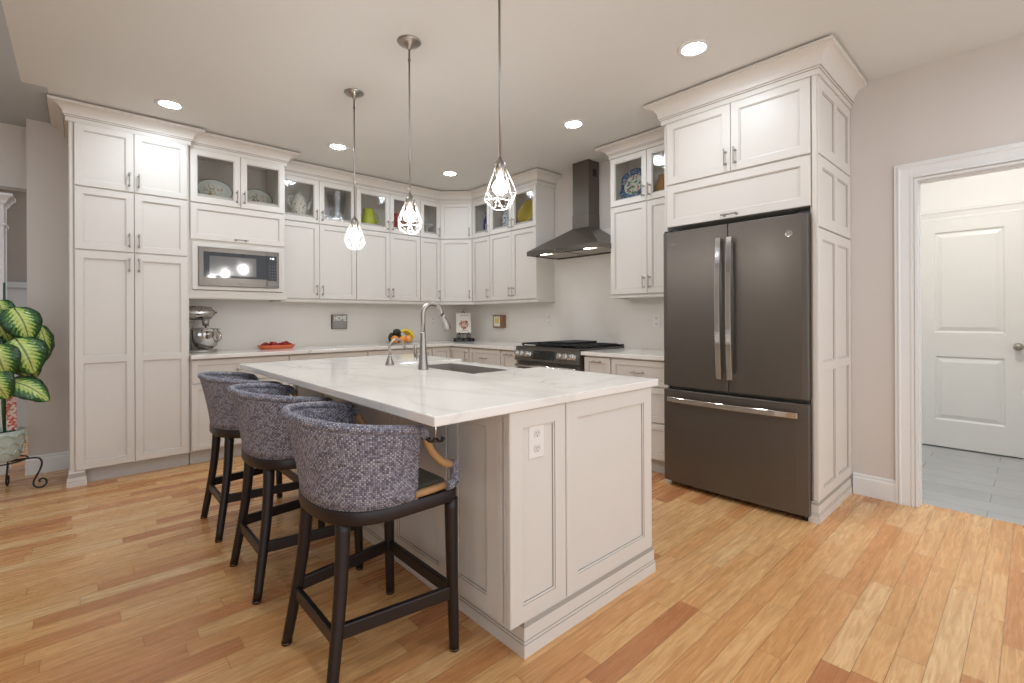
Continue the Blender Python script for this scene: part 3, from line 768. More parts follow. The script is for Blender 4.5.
# worktops
b = MB(); b.prism([(.639, 4.41), (3.075, 4.41), (3.075, 3.343), (XW-.013, 3.343), (XW-.013, YW-.013), (.639, YW-.013)], .839, .870, QUARTZ)
tag(b.build('worktop', bevel=.003), 'L-shaped veined quartz worktop along the back wall and corner', 'worktop')
b = MB(); b.prism([(3.075, 1.757), (XW-.013, 1.757), (XW-.013, 2.538), (3.075, 2.538)], .839, .870, QUARTZ)
tag(b.build('worktop', bevel=.003), 'short veined quartz worktop between range and refrigerator', 'worktop')

# ------------------------------------------------------------------ island
IX0, IX1, IY0, IY1 = 1.07, 1.90, 1.185, 3.34
isl = thing('kitchen_island', (1.5, 2.2, 0), 'white panelled kitchen island base in the middle of the floor', 'kitchen island')
b = MB(); t = .02
b.box(IX0, IX1, IY0, IY0+t, .105, .838, PAINT); b.box(IX0, IX1, IY1-t, IY1, .105, .838, PAINT)
b.box(IX0, IX0+t, IY0+t, IY1-t, .105, .838, PAINT); b.box(IX1-t, IX1, IY0+t, IY1-t, .105, .60, PAINT)
b.box(IX1-t, IX1, IY0+t, 1.90, .60, .838, PAINT); b.box(IX1-t, IX1, 2.66, IY1-t, .60, .838, PAINT)
b.box(IX0+t, IX1-t, IY0+t, IY1-t, .105, .125, PAINT); b.build('carcass', isl)
b = MB(); b.box(IX0+.045, IX1-.04, IY0+.02, IY1-.02, 0, .105, TOE); b.build('toe_kick', isl)
frE = Fr((0, IY0, 0), (1, 0, 0))
b = MB(); Rr = (1.047, 1.324, .118, .836); framed(b, frE, Rr, grid_open(Rr, 1, 1, .058), t=.02); b.build('end_panel', isl)
b = MB(); Rr = (1.329, 1.907, .118, .836); framed(b, frE, Rr, grid_open(Rr, 1, 1, .062), t=.02); b.build('end_panel', isl)
b = MB(); b.sweep(basep, [(1.118, IY1), (1.118, 1.174), (1.914, 1.174), (1.914, 1.5)], basem); b.box(1.118, 1.914, 1.174, 1.26, 0, .1, PAINT); b.build('base_moulding', isl)
frL = FB(IX0)
b = MB(); b.fbox(frL, 1.187, 1.197, .118, .836, 0, .023, PAINT); b.fbox(frL, 1.197, 1.208, .118, .836, 0, .012, GLAZE); b.fbox(frL, 1.208, 1.226, .118, .836, 0, .023, PAINT); b.build('corner_strip', isl)
b = MB(); Rr = (1.230, 1.530, .118, .836); framed(b, frL, Rr, grid_open(Rr, 1, 1, .062)); b.build('side_panel', isl)
yy = 1.536
for k in range(4):
    o = door(isl, frL, (yy, yy+.448, .112, .832), None, rail=.055)
    hu = yy+.035 if k % 2 else yy+.413
    kb = MB(); kb.lathe([(0, .04), (.012, .038), (.014, .03), (.008, .02), (.006, .0), ], None, PEWTER, 12, fr=lambda x, y, h, hu=hu: frL(hu+x, .77+y, .02+h)); kb.build('knob', o)
    yy += .45
frR = Fr((IX1, 0, 0), (0, 1, 0))
for (a, c) in ((1.21, 1.55), (1.55, 1.895), (2.665, 3.0), (3.0, 3.33)): door(isl, frR, (a, c, .112, .832), ('v', a+.03, .74), rail=.05)
for (a, c) in ((1.905, 2.28), (2.28, 2.655)): door(isl, frR, (a, c, .112, .60), ('v', a+.03, .52), rail=.05)
# top with a notch for the apron sink
NX, NY0, NY1 = 1.468, 1.907, 2.652
b = MB(); b.prism([(.745, 1.15), (1.942, 1.15), (1.942, NY0), (NX, NY0), (NX, NY1), (1.942, NY1), (1.942, 3.378), (.745, 3.378)], .839, .870, QUARTZ)
tag(b.build('island_worktop', bevel=.004), 'large veined quartz island top with overhang toward the stools', 'worktop')
RIMM = mat('satin_rim', (214, 210, 204), .4, .4)
b = MB()      # apron sink: rim, walls, floor
def basin(b, x0, x1, y0, y1, z1, zb, t, m, mrim, tf):
    rings_ = [[(x0, y0), (x1, y0), (x1, y1), (x0, y1)], [(x0+t, y0+t), (x1-tf, y0+t), (x1-tf, y1-t), (x0+t, y1-t)]]
    o, i = rings_
    V = [(x, y, z1) for x, y in o]+[(x, y, z1) for x, y in i]+[(x, y, zb+.012) for x, y in i]+[(x, y, zb) for x, y in o]
    F4 = lambda a, c: [(a+k, a+(k+1) % 4, c+(k+1) % 4, c+k) for k in range(4)]
    b.add(V, F4(0, 4), mrim); b.add(V, F4(4, 8), m); b.add(V, F4(12, 0), mrim); b.add(V, [(8, 9, 10, 11), (15, 14, 13, 12)], m)
basin(b, NX-.015+.02, 1.952, NY0+.003, NY1-.003, .850, .615, .014, STEELD, RIMM, .105)
snk = thing('apron_sink', (1.7, 2.28, .615), 'stainless apron-front sink set into the island top', 'sink')
b.build('basin', snk, bevel=.003)
b = MB(); b.lathe([(0, .003), (.03, .002), (.042, .004), (.045, .0)], (1.7, 2.28, .6275), CHROME, 20); b.build('drain', snk)

# faucet
fx, fy = 1.392, 2.257
fau = thing('kitchen_faucet', (fx, fy, .87), 'tall brushed nickel pull-down faucet at the island sink', 'faucet')
b = MB(); b.lathe([(0, 0), (.029, 0), (.029, .004), (.027, .012), (.0225, .06), (.0185, .11), (.0155, .16), (.0142, .20), (.0138, .205), (0, .205)], (fx, fy, .87), NICKEL, 24); b.build('body', fau)
b = MB(); ax, ay = 1, 0
pts = [(fx, fy, 1.07), (fx, fy, 1.14), (fx, fy, 1.168)]
rr = .060
for k in range(1, 15):
    a = PI - k*(PI*1.0-.30)/14
    pts.append((fx+rr+rr*math.cos(a), fy, 1.173+rr*math.sin(a)))
p = Vector(pts[-1]); d = (Vector(pts[-1])-Vector(pts[-2])).normalized(); pts.append(tuple(p+d*.025))
b.tube(pts, .0132, NICKEL, 16); b.build('gooseneck', fau)
b = MB(); e = Vector(pts[-1]); b.tube([e-d*.002, e+d*.012, e+d*.014, e+d*.05, e+d*.085, e+d*.09], [.0138, .0146, .014, .020, .0255, .023], NICKEL, 16); b.tube([e+d*.09, e+d*.092], [.017, .016], BLACK, 16); b.build('spray_head', fau)
b = MB(); s0 = Vector((fx, fy+.018, .945)); b.tube([s0, s0+Vector((-.012, .034, 0))], [.0125, .0125], NICKEL, 14)
q = s0+Vector((-.012, .036, 0)); b.tube([q+Vector((0, 0, -.024)), q+Vector((-.001, .003, -.01)), q+Vector((-.002, .005, .012)), q+Vector((-.002, .006, .045)), q+Vector((-.001, .006, .07))], [.007, .0105, .0095, .0068, .0055], NICKEL, 12); b.build('lever', fau)
tx, ty = 1.383, 2.62
tap = thing('filtered_water_tap', (tx, ty, .87), 'small brushed nickel gooseneck tap left of the tall faucet', 'tap')
b = MB(); b.lathe([(0, 0), (.028, 0), (.027, .006), (.019, .025), (.012, .05), (.0085, .062), (0, .062)], (tx, ty, .87), NICKEL, 20); b.build('base', tap)
b = MB(); pts = [(tx, ty, .925), (tx, ty, .975)]; rr = .049
for k in range(0, 15): a = PI-k*PI/14; pts.append((tx+rr+rr*math.cos(a), ty, .975+rr*math.sin(a)))
pts.append((tx+2*rr, ty, .955)); b.tube(pts, .0075, NICKEL, 12); b.build('spout', tap)

# purse hook under the overhang
DARKM = mat('dark_metal', (58, 54, 50), .35, .9)
hk = thing('purse_hook', (.85, 1.305, .839), 'small dark double hook hanging under the island corner', 'hook')
b = MB(); b.box(.838, .862, 1.293, 1.317, .835, .839, CHROME); b.tube([(.85, 1.305, .836), (.85, 1.305, .748)], .0045, CHROME, 10)
b.build('stem', hk)
b = MB()
for s in (-1, 1): b.tube([(.85, 1.305, .762), (.85+s*.008, 1.305-s*.006, .752), (.85+s*.016, 1.305-s*.012, .754), (.85+s*.02, 1.305-s*.015, .764)], [.005, .005, .0055, .009], DARKM, 10)
b.build('prongs', hk)

# outlets
def outlet(lab, fr, u, v, cover_w=.074, cover_h=.122, kind='duplex'):
    o = thing('electrical_outlet', tuple(fr(u, v, 0)), lab, 'outlet')
    b = MB(); r = (u-cover_w/2, u+cover_w/2, v-cover_h/2, v+cover_h/2)
    rings(b, fr, [ins(r, 0, 0), ins(r, .0005, .003), ins(r, .004, .0055)], [WHITEP, WHITEP], WHITEP); b.build('cover_plate', o)
    for s in (-1, 1):
        b = MB(); c = v+s*.026
        b.fprism(fr, [(u+.0165*math.cos(a)*1.02, c+max(-.0135, min(.0135, .0165*math.sin(a)))) for a in [2*PI*k/20 for k in range(20)]], .005, .0075, RECEPT)
        for du, hh in ((-.0065, .0045), (.0065, .0038)): b.fbox(fr, u+du-.001, u+du+.001, c+.002-hh, c+.002+hh, .0074, .0078, BLACK)
        b.fbox(fr, u-.002, u+.002, c-.010, c-.0065, .0074, .0078, BLACK)
        b.build('receptacle', o)
    return o
outlet('white duplex outlet on the island end panel', Fr((0, 1.165+.0095, 0), (1, 0, 0)), 1.178, .722)
outlet('white outlet on the back wall behind the tall faucet', FA(YW-.012), 3.24, 1.118)
outlet('white outlet on the right wall just left of the range', FB(XW-.012), 3.505, 1.125)
outlet('white outlet on the wall between range and refrigerator', FB(XW-.012), 2.215, 1.118)

# ------------------------------------------------------------------ refrigerator
rf = thing('refrigerator', (3.36, 1.283, 0), 'slate grey french-door refrigerator with bottom freezer drawer', 'refrigerator')
RY0, RY1 = .846, 1.730; XD = 2.988
b = MB(); b.box(3.062, XW-.01, RY0+.016, RY1-.012, .03, 1.732, SLATED); b.box(3.10, 3.6, RY0+.03, RY1-.03, .012, .03, BLACK); b.build('body', rf, bevel=.004)
b = MB(); b.box(3.085, 3.15, RY0+.01, RY1-.01, .0, .03, BLACK)
for y in (RY0+.03, RY1-.02): b.tube([(3.03, y, .0), (3.03, y, .034)], .012, WHITEP if y > 1.5 else BLACK, 10)
b.build('kick_grille', rf)
def bowed(name, y0, y1, z0, z1, round_l=True, round_r=True):
    """door slab with a shallow bow over the full width of the appliance"""
    n = 14; top = []
    mid, half = (RY0+RY1)/2, (RY1-RY0)/2
    for k in range(n+1):
        y = y0+(y1-y0)*k/n; xx = XD-.012*(1-((y-mid)/half)**2); e = min(y-y0, y1-y)
        if e < .006: xx += .005
        top.append((xx, y))
    pts = top+[(3.045, y1), (3.045, y0)]
    b = MB(); b.prism(pts, z0, z1, SLATE, smooth=False); return b.build(name, rf, bevel=.003)
dl = bowed('left_door', 1.2855, RY1, .684, 1.729); dr = bowed('right_door', RY0, 1.2815, .684, 1.729); fz = bowed('freezer_drawer', RY0, RY1, .034, .660)
for o in (dl, dr, fz): o.name = 'fridge_door'
fz.name = 'freezer_drawer'
def bow_handle(P, L, parent, wd=.0135):
    """flat curved bar: P(t, side, out)"""
    b = MB(); n = 16; rows = []
    for k in range(n+1):
        t = -1+2*k/n; out = .050-.020*t*t
        rows.append([P(t*L/2, -wd, out), P(t*L/2, wd, out), P(t*L/2, wd, out+.013), P(t*L/2, -wd, out+.013)])
    vs = [v for r in rows for v in r]
    b.add(vs, [(i*4+j, i*4+(j+1) % 4, (i+1)*4+(j+1) % 4, (i+1)*4+j) for i in range(n) for j in range(4)], CHROME, False)
    b.add(vs, [(3, 2, 1, 0), tuple(n*4+k for k in range(4))], CHROME)
    for s in (-1, 1):
        c = s*(L/2-.02)
        for a, bb in (((c-.016), (c+.016)),):
            b.hexa([P(a, -wd*.8, -.006), P(bb, -wd*.8, -.006), P(bb, wd*.8, -.006), P(a, wd*.8, -.006), P(a, -wd*.8, .034), P(bb, -wd*.8, .034), P(bb, wd*.8, .034), P(a, wd*.8, .034)], CHROME)
    return b.build('handle', parent, bevel=.003, smooth=False)
BRUSH = CHROME
bow_handle(lambda t, s, o: Vector((2.978-o, 1.325+s, 1.203+t)), .880, dl, .0165); bow_handle(lambda t, s, o: Vector((2.978-o, 1.258+s, 1.203+t)), .880, dr, .0165)
bow_handle(lambda t, s, o: Vector((2.980-o+.006*abs(t)/.4, 1.285+t, .598+s)), .79, fz, .0165)
b = MB(); frg = FB(3.0165+.0015); 
lf = lambda x, y, h: Vector((2.9835-h, .94-x, 1.622+y))
b.lathe([(0, .0022), (.0155, .0022), (.0165, .004), (.0185, .004), (.0195, .0005)], None, LOGOM, 24, fr=lf)
b.tube([lf(.009*math.cos(a), .009*math.sin(a), .003) for a in [k*.4 for k in range(13)]], .0012, LOGOM, 6)
b.tube([lf(-.006, -.004, .003), lf(-.001, .006, .003), lf(.003, -.005, .003), lf(.006, .003, .003)], .0011, LOGOM, 6)
b.build('logo_badge', dr)
b = MB(); text_mesh(b, 'Profile', lambda x, y, z: Vector((2.9845-z-.001, 1.66-x, 1.642+y)), .022, LOGOM); b.build('lettering', dl)
b = MB(); b.box(3.0, 3.07, RY0+.004, RY0+.05, 1.729, 1.742, BLACK); b.box(3.0, 3.07, RY1-.05, RY1-.004, 1.729, 1.742, BLACK); b.build('hinge_cover', rf)

# ------------------------------------------------------------------ range
KNOBM = mat('knob_steel', (206, 204, 200), .22, .9)
rg = thing('gas_range', (3.4, 2.94, 0), 'slate gas range with black grates and six steel knobs', 'range')
GY0, GY1 = 2.553, 3.334; GC = (GY0+GY1)/2
b = MB(); b.box(3.12, XW-.014, GY0, GY1, .06, .862, SLATED); b.box(3.17, 3.68, GY0+.02, GY1-.02, .0, .06, BLACK); b.build('body', rg)
b = MB(); b.box(3.085, XW-.014, GY0-.003, GY1+.003, .862, .884, SLATE); b.box(3.16, 3.66, GY0+.03, GY1-.03, .884, .888, BLACKG); b.box(3.665, XW-.014, GY0, GY1, .884, .905, BLACK); b.build('cooktop', rg, bevel=.002)
# slanted control panel
frC = Fr((3.064, GC, .757), (0, -1, 0), Vector((-1, 0, .22)).normalized())
b = MB(); prof = [(3.12, .752), (3.064, .755), (3.085, .862), (3.09, .884), (3.12, .884)]
b.add([(x, GY0-.003, z) for x, z in prof]+[(x, GY1+.003, z) for x, z in prof], [tuple(range(5)), tuple(range(9, 4, -1))]+[(i, (i+1) % 5, 5+(i+1) % 5, 5+i) for i in range(5)], SLATE); pnl = b.build('control_panel', rg)
b = MB(); b.fbox(frC, -.155, .115, .018, .098, -.002, .0025, BLACKG); b.build('display', pnl)
for k, u in enumerate((-.345, -.278, -.212, .185, .255, .325)):
    b = MB(); kf = lambda x, y, h, u=u: frC(u+x, .057+y, h)
    b.lathe([(.031, 0), (.031, .006), (.026, .009), (.0275, .03), (.025, .036), (0, .037)], None, KNOBM, 20, fr=kf); 
    b.fbox(lambda a, c, h: kf(a, c, h), -.0045, .0045, -.025, .025, .034, .043, KNOBM); b.build('knob', pnl)
b = MB(); b.box(3.098, 3.12, GY0+.004, GY1-.004, .235, .738, SLATE); b.box(3.096, 3.098, GY0+.09, GY1-.09, .33, .66, BLACKG); od = b.build('oven_door', rg)
b = MB(); b.tube([(3.05, GY0+.03, .708), (3.05, GY1-.03, .708)], .015, CHROME, 14)
for y in (GY0+.06, GY1-.06): b.tube([(3.1, y, .708), (3.052, y, .708)], .010, CHROME, 10)
b.build('handle', od)
b = MB(); b.box(3.098, 3.12, GY0+.004, GY1-.004, .075, .228, SLATE); wd = b.build('warming_drawer', rg)
def grate(y0, y1):
    b = MB(); z = .888; h = .026; x0, x1 = 3.135, 3.645
    for y in (y0+.006, (y0+y1)/2, y1-.006): b.box(x0, x1, y-.006, y+.006, z+.012, z+h, IRON)
    for x in (x0+.006, x0+.13, (x0+x1)/2, x1-.13, x1-.006): b.box(x-.006, x+.006, y0, y1, z+.012, z+h-.001, IRON)
    for x in (x0+.008, x1-.008):
        for y in (y0+.008, y1-.008): b.box(x-.008, x+.008, y-.008, y+.008, z, z+.014, IRON)
    return b.build('grate', rg, bevel=.002)
third = (GY1-GY0-.05)/3
for k in range(3): grate(GY0+.025+k*third, GY0+.025+(k+1)*third-.004)
b = MB()
for y in (GY0+.025+third/2, GY0+.025+2.5*third):
    for x in (3.27, 3.51): b.lathe([(.05, 0), (.05, .006), (.036, .008), (.034, .016), (0, .018)], (x, y, .888), IRON, 18)
b.build('burner', rg)
b = MB(); b.box(3.25, 3.64, GY0+.25, GY0+.53, .914, .930, IRON); b.build('griddle', rg, bevel=.004)

# ------------------------------------------------------------------ hood
hd = thing('range_hood', (3.5, 2.93, 1.75), 'dark slate chimney range hood on the wall above the range', 'range hood')
HY0, HY1, HXF = 2.492, 3.358, 3.252; xb = XW-.014
b = MB(); cy0, cy1, cxf = 2.828, 3.03, 3.556
zl, zt, zp = 1.756, 1.797, 2.012
V = [(HXF, HY0, zl), (HXF, HY1, zl), (xb, HY1, zl), (xb, HY0, zl), (HXF, HY0, zt), (HXF, HY1, zt), (xb, HY1, zt), (xb, HY0, zt), (cxf, cy0, zp), (cxf, cy1, zp), (xb, cy1, zp), (xb, cy0, zp)]
b.add(V, [(0, 1, 5, 4), (1, 2, 6, 5), (2, 3, 7, 6), (3, 0, 4, 7), (4, 5, 9, 8), (5, 6, 10, 9), (6, 7, 11, 10), (7, 4, 8, 11), (8, 9, 10, 11)], HOODM)
V2 = [(HXF+.02, HY0+.02, zl), (HXF+.02, HY1-.02, zl), (xb-.02, HY1-.02, zl), (xb-.02, HY0+.02, zl)]
V3 = [(x, y, zl+.012) for x, y, z in V2]
b.add(V[:4]+V2, [(k, 4+k, 4+(k+1) % 4, (k+1) % 4) for k in range(4)], HOODM); b.add(V2+V3, [(k, 4+k, 4+(k+1) % 4, (k+1) % 4) for k in range(4)], HOODM)
b.add(V3, [(0, 1, 2, 3)], HOODM); b.build('canopy', hd)
b = MB()
for y in (2.72, 3.13): 
    b.box(3.36, 3.64, y-.19, y+.19, zl+.004, zl+.011, NICKEL)
b.build('grease_filter', hd)
for y in (2.66, 3.19):
    b = MB(); b.lathe([(0, -.004), (.026, -.004), (.03, 0), (.03, .006)], (3.315, y, zl+.006), LEDM, 16); b.build('light', hd)
b = MB(); b.box(cxf, xb, cy0, cy1, zp-.004, 2.14, HOODM); b.box(cxf+.004, xb, cy0+.004, cy1-.004, 2.14, 2.145, BLACK); b.box(cxf+.003, xb, cy0+.003, cy1-.003, 2.143, CEIL-.001, HOODM); b.box(3.62, 3.68, cy0+.0015, cy0+.003, 2.50, 2.57, BLACK); b.build('chimney', hd)
b = MB()
for k in range(4): b.lathe([(0, .004), (.006, .003), (.006, 0)], None, BLACK if k else CHROME, 10, fr=lambda x, y, h, k=k: Vector((HXF-h, 2.985-k*.045+x, 1.777+y)))
b.build('buttons', hd)

# ------------------------------------------------------------------ microwave
mw = thing('microwave', (1.0, 4.75, 1.42), 'built-in slate microwave with dark window beside the pantry', 'microwave')
fm = FA(4.508); a0, a1, v0, v1 = .705, 1.305, 1.422, 1.735
b = MB(); b.fbox(fm, a0+.004, a1-.004, v0+.002, v1-.004, -.4, -.004, SLATED); b.build('body', mw)
b = MB(); b.fbox(fm, a0, 1.205, v0, v1, -.004, .014, SLATE); dm = b.build('door', mw, bevel=.002)
b = MB(); b.fbox(fm, a0+.032, 1.205, v0+.07, v1-.036, .0135, .0155, BLACKG); wn = b.build('window', dm)
MESHW = mat('window_mesh', (88, 84, 79), .1, spec=.7)
b = MB(); b.fbox(fm, a0+.073, 1.122, v0+.088, v1-.068, .0154, .0162, MESHW); b.build('mesh_screen', wn)
b = MB(); lf = lambda x, y, h: fm(.995+x, v0+.036+y, .014+h)
b.lathe([(0, .001), (.0125, .001), (.0135, .0025), (.0155, .0025), (.0165, 0)], None, LOGOM, 20, fr=lf); b.tube([lf(.007*math.cos(a), .007*math.sin(a), .002) for a in [k*.45 for k in range(12)]], .0014, LOGOM, 6); b.lathe([(0, .002), (.007, .002), (.008, 0)], None, LOGOM, 12, fr=lf); b.build('logo_badge', dm)
b = MB(); b.fbox(fm, 1.207, a1, v0, v1, -.004, .014, SLATE); cp_ = b.build('control_panel', mw, bevel=.002)
b = MB(); b.fbox(fm, 1.207, a1-.020, v0+.062, v1-.036, .0135, .0155, BLACKG)
kg = mat('keypad_grey', (92, 92, 92), .5)
for r in range(5):
    for c in range(3): b.fbox(fm, 1.224+c*.020, 1.234+c*.020, v0+.078+r*.026, v0+.088+r*.026, .0155, .016, kg)
b.build('keypad', cp_)
b = MB(); text_mesh(b, '1:48', lambda x, y, z: fm(1.246+x, v1-.058+y, .016+z), .02, DIGIT); b.build('clock_digits', cp_)
b = MB(); b.fbox(fm, 1.218, a1-.012, v0+.018, v0+.046, .0135, .0165, SLATED); b.build('door_button', cp_, bevel=.0015)

# ------------------------------------------------------------------ ceiling lights
def can_light(x, y, lab):
    o = thing('recessed_light', (x, y, CEIL), lab, 'ceiling light', 'recessed ceiling lights')
    b = MB(); b.lathe([(.088, 0), (.088, -.003), (.084, -.006), (.066, -.0065), (.062, -.004), (.058, -.0015)], (x, y, CEIL), CEILM, 32); b.build('trim_ring', o)
    b = MB(); b.lathe([(0, -.002), (.059, -.002), (.0595, -.0005)], (x, y, CEIL), CANL, 32); b.build('lens', o)
for (x, y, l) in ((.469, 4.05, 'lit recessed ceiling light above the pantry'), (2.54, 1.275, 'lit recessed ceiling light in front of the refrigerator'),
                  (2.835, 2.40, 'lit recessed ceiling light in front of the range hood'), (1.67, 4.08, 'lit recessed ceiling light before the teapot cabinet'),
                  (2.84, 4.07, 'lit recessed ceiling light near the angled corner cabinet')): can_light(x, y, l)
for (x, y) in ((.463, 2.35), (.463, .75), (1.6, -.35), (2.6, -.15), (-1.4, .6), (-1.0, 3.3), (-1.5, 4.3)): can_light(x, y, 'added recessed fill light over the open rooms, outside the picture')  # unseen cans added as fill to even out the brightness
def pendant(x, y, lab):
    o = thing('pendant_light', (x, y, 1.61), lab, 'pendant light', 'cage pendants over the island')
    b = MB(); b.lathe([(0, 0), (.062, 0), (.064, -.004), (.055, -.012), (.036, -.016), (.033, -.022), (.018, -.03), (.009, -.045), (0, -.046)], (x, y, CEIL), NICKEL, 28); b.build('canopy', o)
    b = MB(); b.tube([(x, y, CEIL-.04), (x, y, 1.825)], .0052, NICKEL, 10); b.tube([(x, y, 2.555), (x, y, 2.54)], .0075, PEWTER, 10); b.build('rod', o)
    b = MB(); b.lathe([(0, .052), (.007, .052), (.009, .043), (.018, .036), (.025, .022), (.027, .006), (.027, 0), (.02, -.004), (.018, -.03), (0, -.03)], (x, y, 1.776), PEWTER, 24); b.build('socket_cap', o)
    b = MB(); n = 6; zt, zm, zb = 1.782, 1.664, 1.615
    T = [(x+.026*math.cos(2*PI*k/n), y+.026*math.sin(2*PI*k/n), zt) for k in range(n)]
    Mv = [(x+.073*math.cos(2*PI*k/n), y+.073*math.sin(2*PI*k/n), zm+(.012 if k % 2 else -.008)) for k in range(n)]
    Bv = [(x+.040*math.cos(2*PI*(k+.5)/n), y+.040*math.sin(2*PI*(k+.5)/n), zb) for k in range(n)]
    r = .0015
    for k in range(n):
        b.tube([T[k], Mv[k]], r, CAGEW, 6); b.tube([Mv[k], Mv[(k+1) % n]], r, CAGEW, 6)
        b.tube([Mv[k], Bv[k]], r, CAGEW, 6); b.tube([Mv[(k+1) % n], Bv[k]], r, CAGEW, 6); b.tube([Bv[k], Bv[(k+1) % n]], r, CAGEW, 6)
    b.build('wire_cage', o)
    b = MB(); b.lathe([(.012, .0), (.012, -.012), (.017, -.02), (.027, -.032), (.032, -.05), (.027, -.069), (.015, -.079), (0, -.082)], (x, y, 1.752), BULBM, 20); b.build('bulb', o)
pendant(1.318, 1.52, 'lit cage pendant nearest the camera, its rod leaving the picture top')
pendant(1.325, 2.275, 'lit cage pendant above the sink, middle of the three')
pendant(1.352, 3.035, 'lit cage pendant farthest back, nearest the pantry')
hl = thing('hall_fill_light', (4.35, .2, 2.75), 'added unseen fill light on the hall ceiling beyond the doorway', 'ceiling light')  # unseen lamp added to brighten the hall through the doorway
b = MB(); b.lathe([(0, -.06), (.12, -.05), (.16, -.02), (.165, 0)], (4.35, .2, 2.75), HALLM, 28); b.build('fill_diffuser', hl)

# ------------------------------------------------------------------ bar stools
def catmull(P, n=6):
    P = [Vector(p) for p in P]; out = []
    for i in range(len(P)-1):
        p0, p1, p2, p3 = P[max(i-1, 0)], P[i], P[i+1], P[min(i+2, len(P)-1)]
        for k in range(n):
            t = k/n; out.append(.5*((2*p1)+(p2-p0)*t+(2*p0-5*p1+4*p2-p3)*t*t+(3*p1-p0-3*p2+p3)*t**3))
    out.append(P[-1]); return out
def make_stool(label):
    st = thing('bar_stool', (0, 0, 0), label, 'bar stool', 'woven bar stools along the island')
    A, B = .200, .245        # half depth behind, half width
    def plan(off=0., front=.222, nb=28):
        """half-round plan from front right, round the back, to front left"""
        pts = []
        for k in range(nb+1):
            a = -PI/2 - PI*k/nb
            c, s_ = math.cos(a), math.sin(a); e = 2/2.5
            pts.append((math.copysign(abs(c)**e, c)*(A+off), math.copysign(abs(s_)**e, s_)*(B+off)))
        return [(front, -(B+off))]+pts+[(front, B+off)]
    # seat frame with rounded front corners
    P = plan(.003, .204); P = [(.226, -.232)]+P+[(.226, .232)]
    b = MB(); b.prism(P, .521, .566, DWOOD, True); b.build('seat_frame', st, bevel=.006)
    P = plan(-.035, .20)
    b = MB(); b.prism([(x*.99, y) for x, y in P], .562, .596, CUSH, True); b.build('seat_cushion', st, bevel=.014, seg=3)
    # woven shell
    b = MB(); nb = 44; nz = 8
    def rim_top(s): return .838-.044*abs(s)**2.2
    outer, inner = [], []
    path = []
    fr_x = .062
    half = [(fr_x, -B), (fr_x*.5, -B)]
    base = []
    for k in range(nb+1):
        a = -PI/2-PI*k/nb; c, s_ = math.cos(a), math.sin(a); e = 2/2.4
        base.append((math.copysign(abs(c)**e, c)*A, math.copysign(abs(s_)**e, s_)*B))
    path = [(fr_x, -B), (fr_x*.6, -B), (fr_x*.25, -B)]+base+[(fr_x*.25, B), (fr_x*.6, B), (fr_x, B)]
    K = len(path); arc = [0.]
    for i in range(1, K): arc.append(arc[-1]+math.dist(path[i], path[i-1]))
    def pt(i, t, inset=0.):
        x, y = path[i]; s = (arc[i]/arc[-1])*2-1
        nx, ny = (x/A**2 if x < 0 else 0), y/B**2; l = math.hypot(nx, ny) or 1
        fl = (.052*t**1.35)*(1 if x < 0 else 1-.6*x/fr_x) + .001 - inset
        z = .564+(rim_top(s)-.564)*t
        return (x+nx/l*fl, y+ny/l*fl, z)
    vs, fs, uv = [], [], []
    for i in range(K):
        for j in range(nz+1): vs.append(pt(i, j/nz))
    no = len(vs)
    for i in range(K):
        for j in range(nz+1): vs.append(pt(i, j/nz, .016))
    R = nz+1
    for i in range(K-1):
        for j in range(nz):
            q = ((arc[i], .25*j/nz), (arc[i+1], .25*j/nz), (arc[i+1], .25*(j+1)/nz), (arc[i], .25*(j+1)/nz))
            fs.append((i*R+j, (i+1)*R+j, (i+1)*R+j+1, i*R+j+1)); uv.append(q)
            fs.append((no+i*R+j+1, no+(i+1)*R+j+1, no+(i+1)*R+j, no+i*R+j)); uv.append((q[3], q[2], q[1], q[0]))
    for i in range(K-1):
        for j in (0, nz):
            fs.append((i*R+j, (i+1)*R+j, no+(i+1)*R+j, no+i*R+j)); uv.append(((arc[i], 0), (arc[i+1], 0), (arc[i+1], .016), (arc[i], .016)))
    for i in (0, K-1):
        for j in range(nz):
            fs.append((i*R+j, i*R+j+1, no+i*R+j+1, no+i*R+j)); uv.append(((0, .25*j/nz), (0, .25*(j+1)/nz), (.016, .25*(j+1)/nz), (.016, .25*j/nz)))
    b.add(vs, fs, WEAVE, True, uv); sh = b.build('woven_back', st)
    b = MB(); b.tube([Vector(pt(i, 1, .008)) for i in range(K)], .0145, WEAVE, 10); b.build('rolled_rim', sh)
    # rattan arms with wrapped joints
    for s in (-1, 1):
        y = s*(B+.006)
        e = Vector(pt(0 if s < 0 else K-1, 1, .008))
        P = catmull([e, e+Vector((.018, 0, -.02)), (.11, y, .715), (.155, y*.985, .668), (.19, y*.96, .652), (.208, y*.95, .648)], 5)
        b = MB(); b.tube(P, .0135, RATTAN, 10); arm = b.build('arm', st)
        b = MB(); b.tube(P[:7], .0158, WEAVE, 10); b.build('binding', arm)
        b = MB(); b.tube([Vector((.192, y*.96, .651)), Vector((.206, y*.95, .648)), Vector((.213, y*.945, .638)), Vector((.215, y*.94, .60)), Vector((.213, y*.94, .587)), Vector((.2, y*.95, .581)), Vector((.175, y*.965, .581))], .0165, WEAVE, 10); b.build('binding', arm)
        b = MB(); b.tube([(fr_x-.01, s*(B-.004), .581), (.12, s*(B-.006), .581), (.19, s*(B-.016), .581)], .0125, RATTAN, 10); b.build('lower_rail', arm)
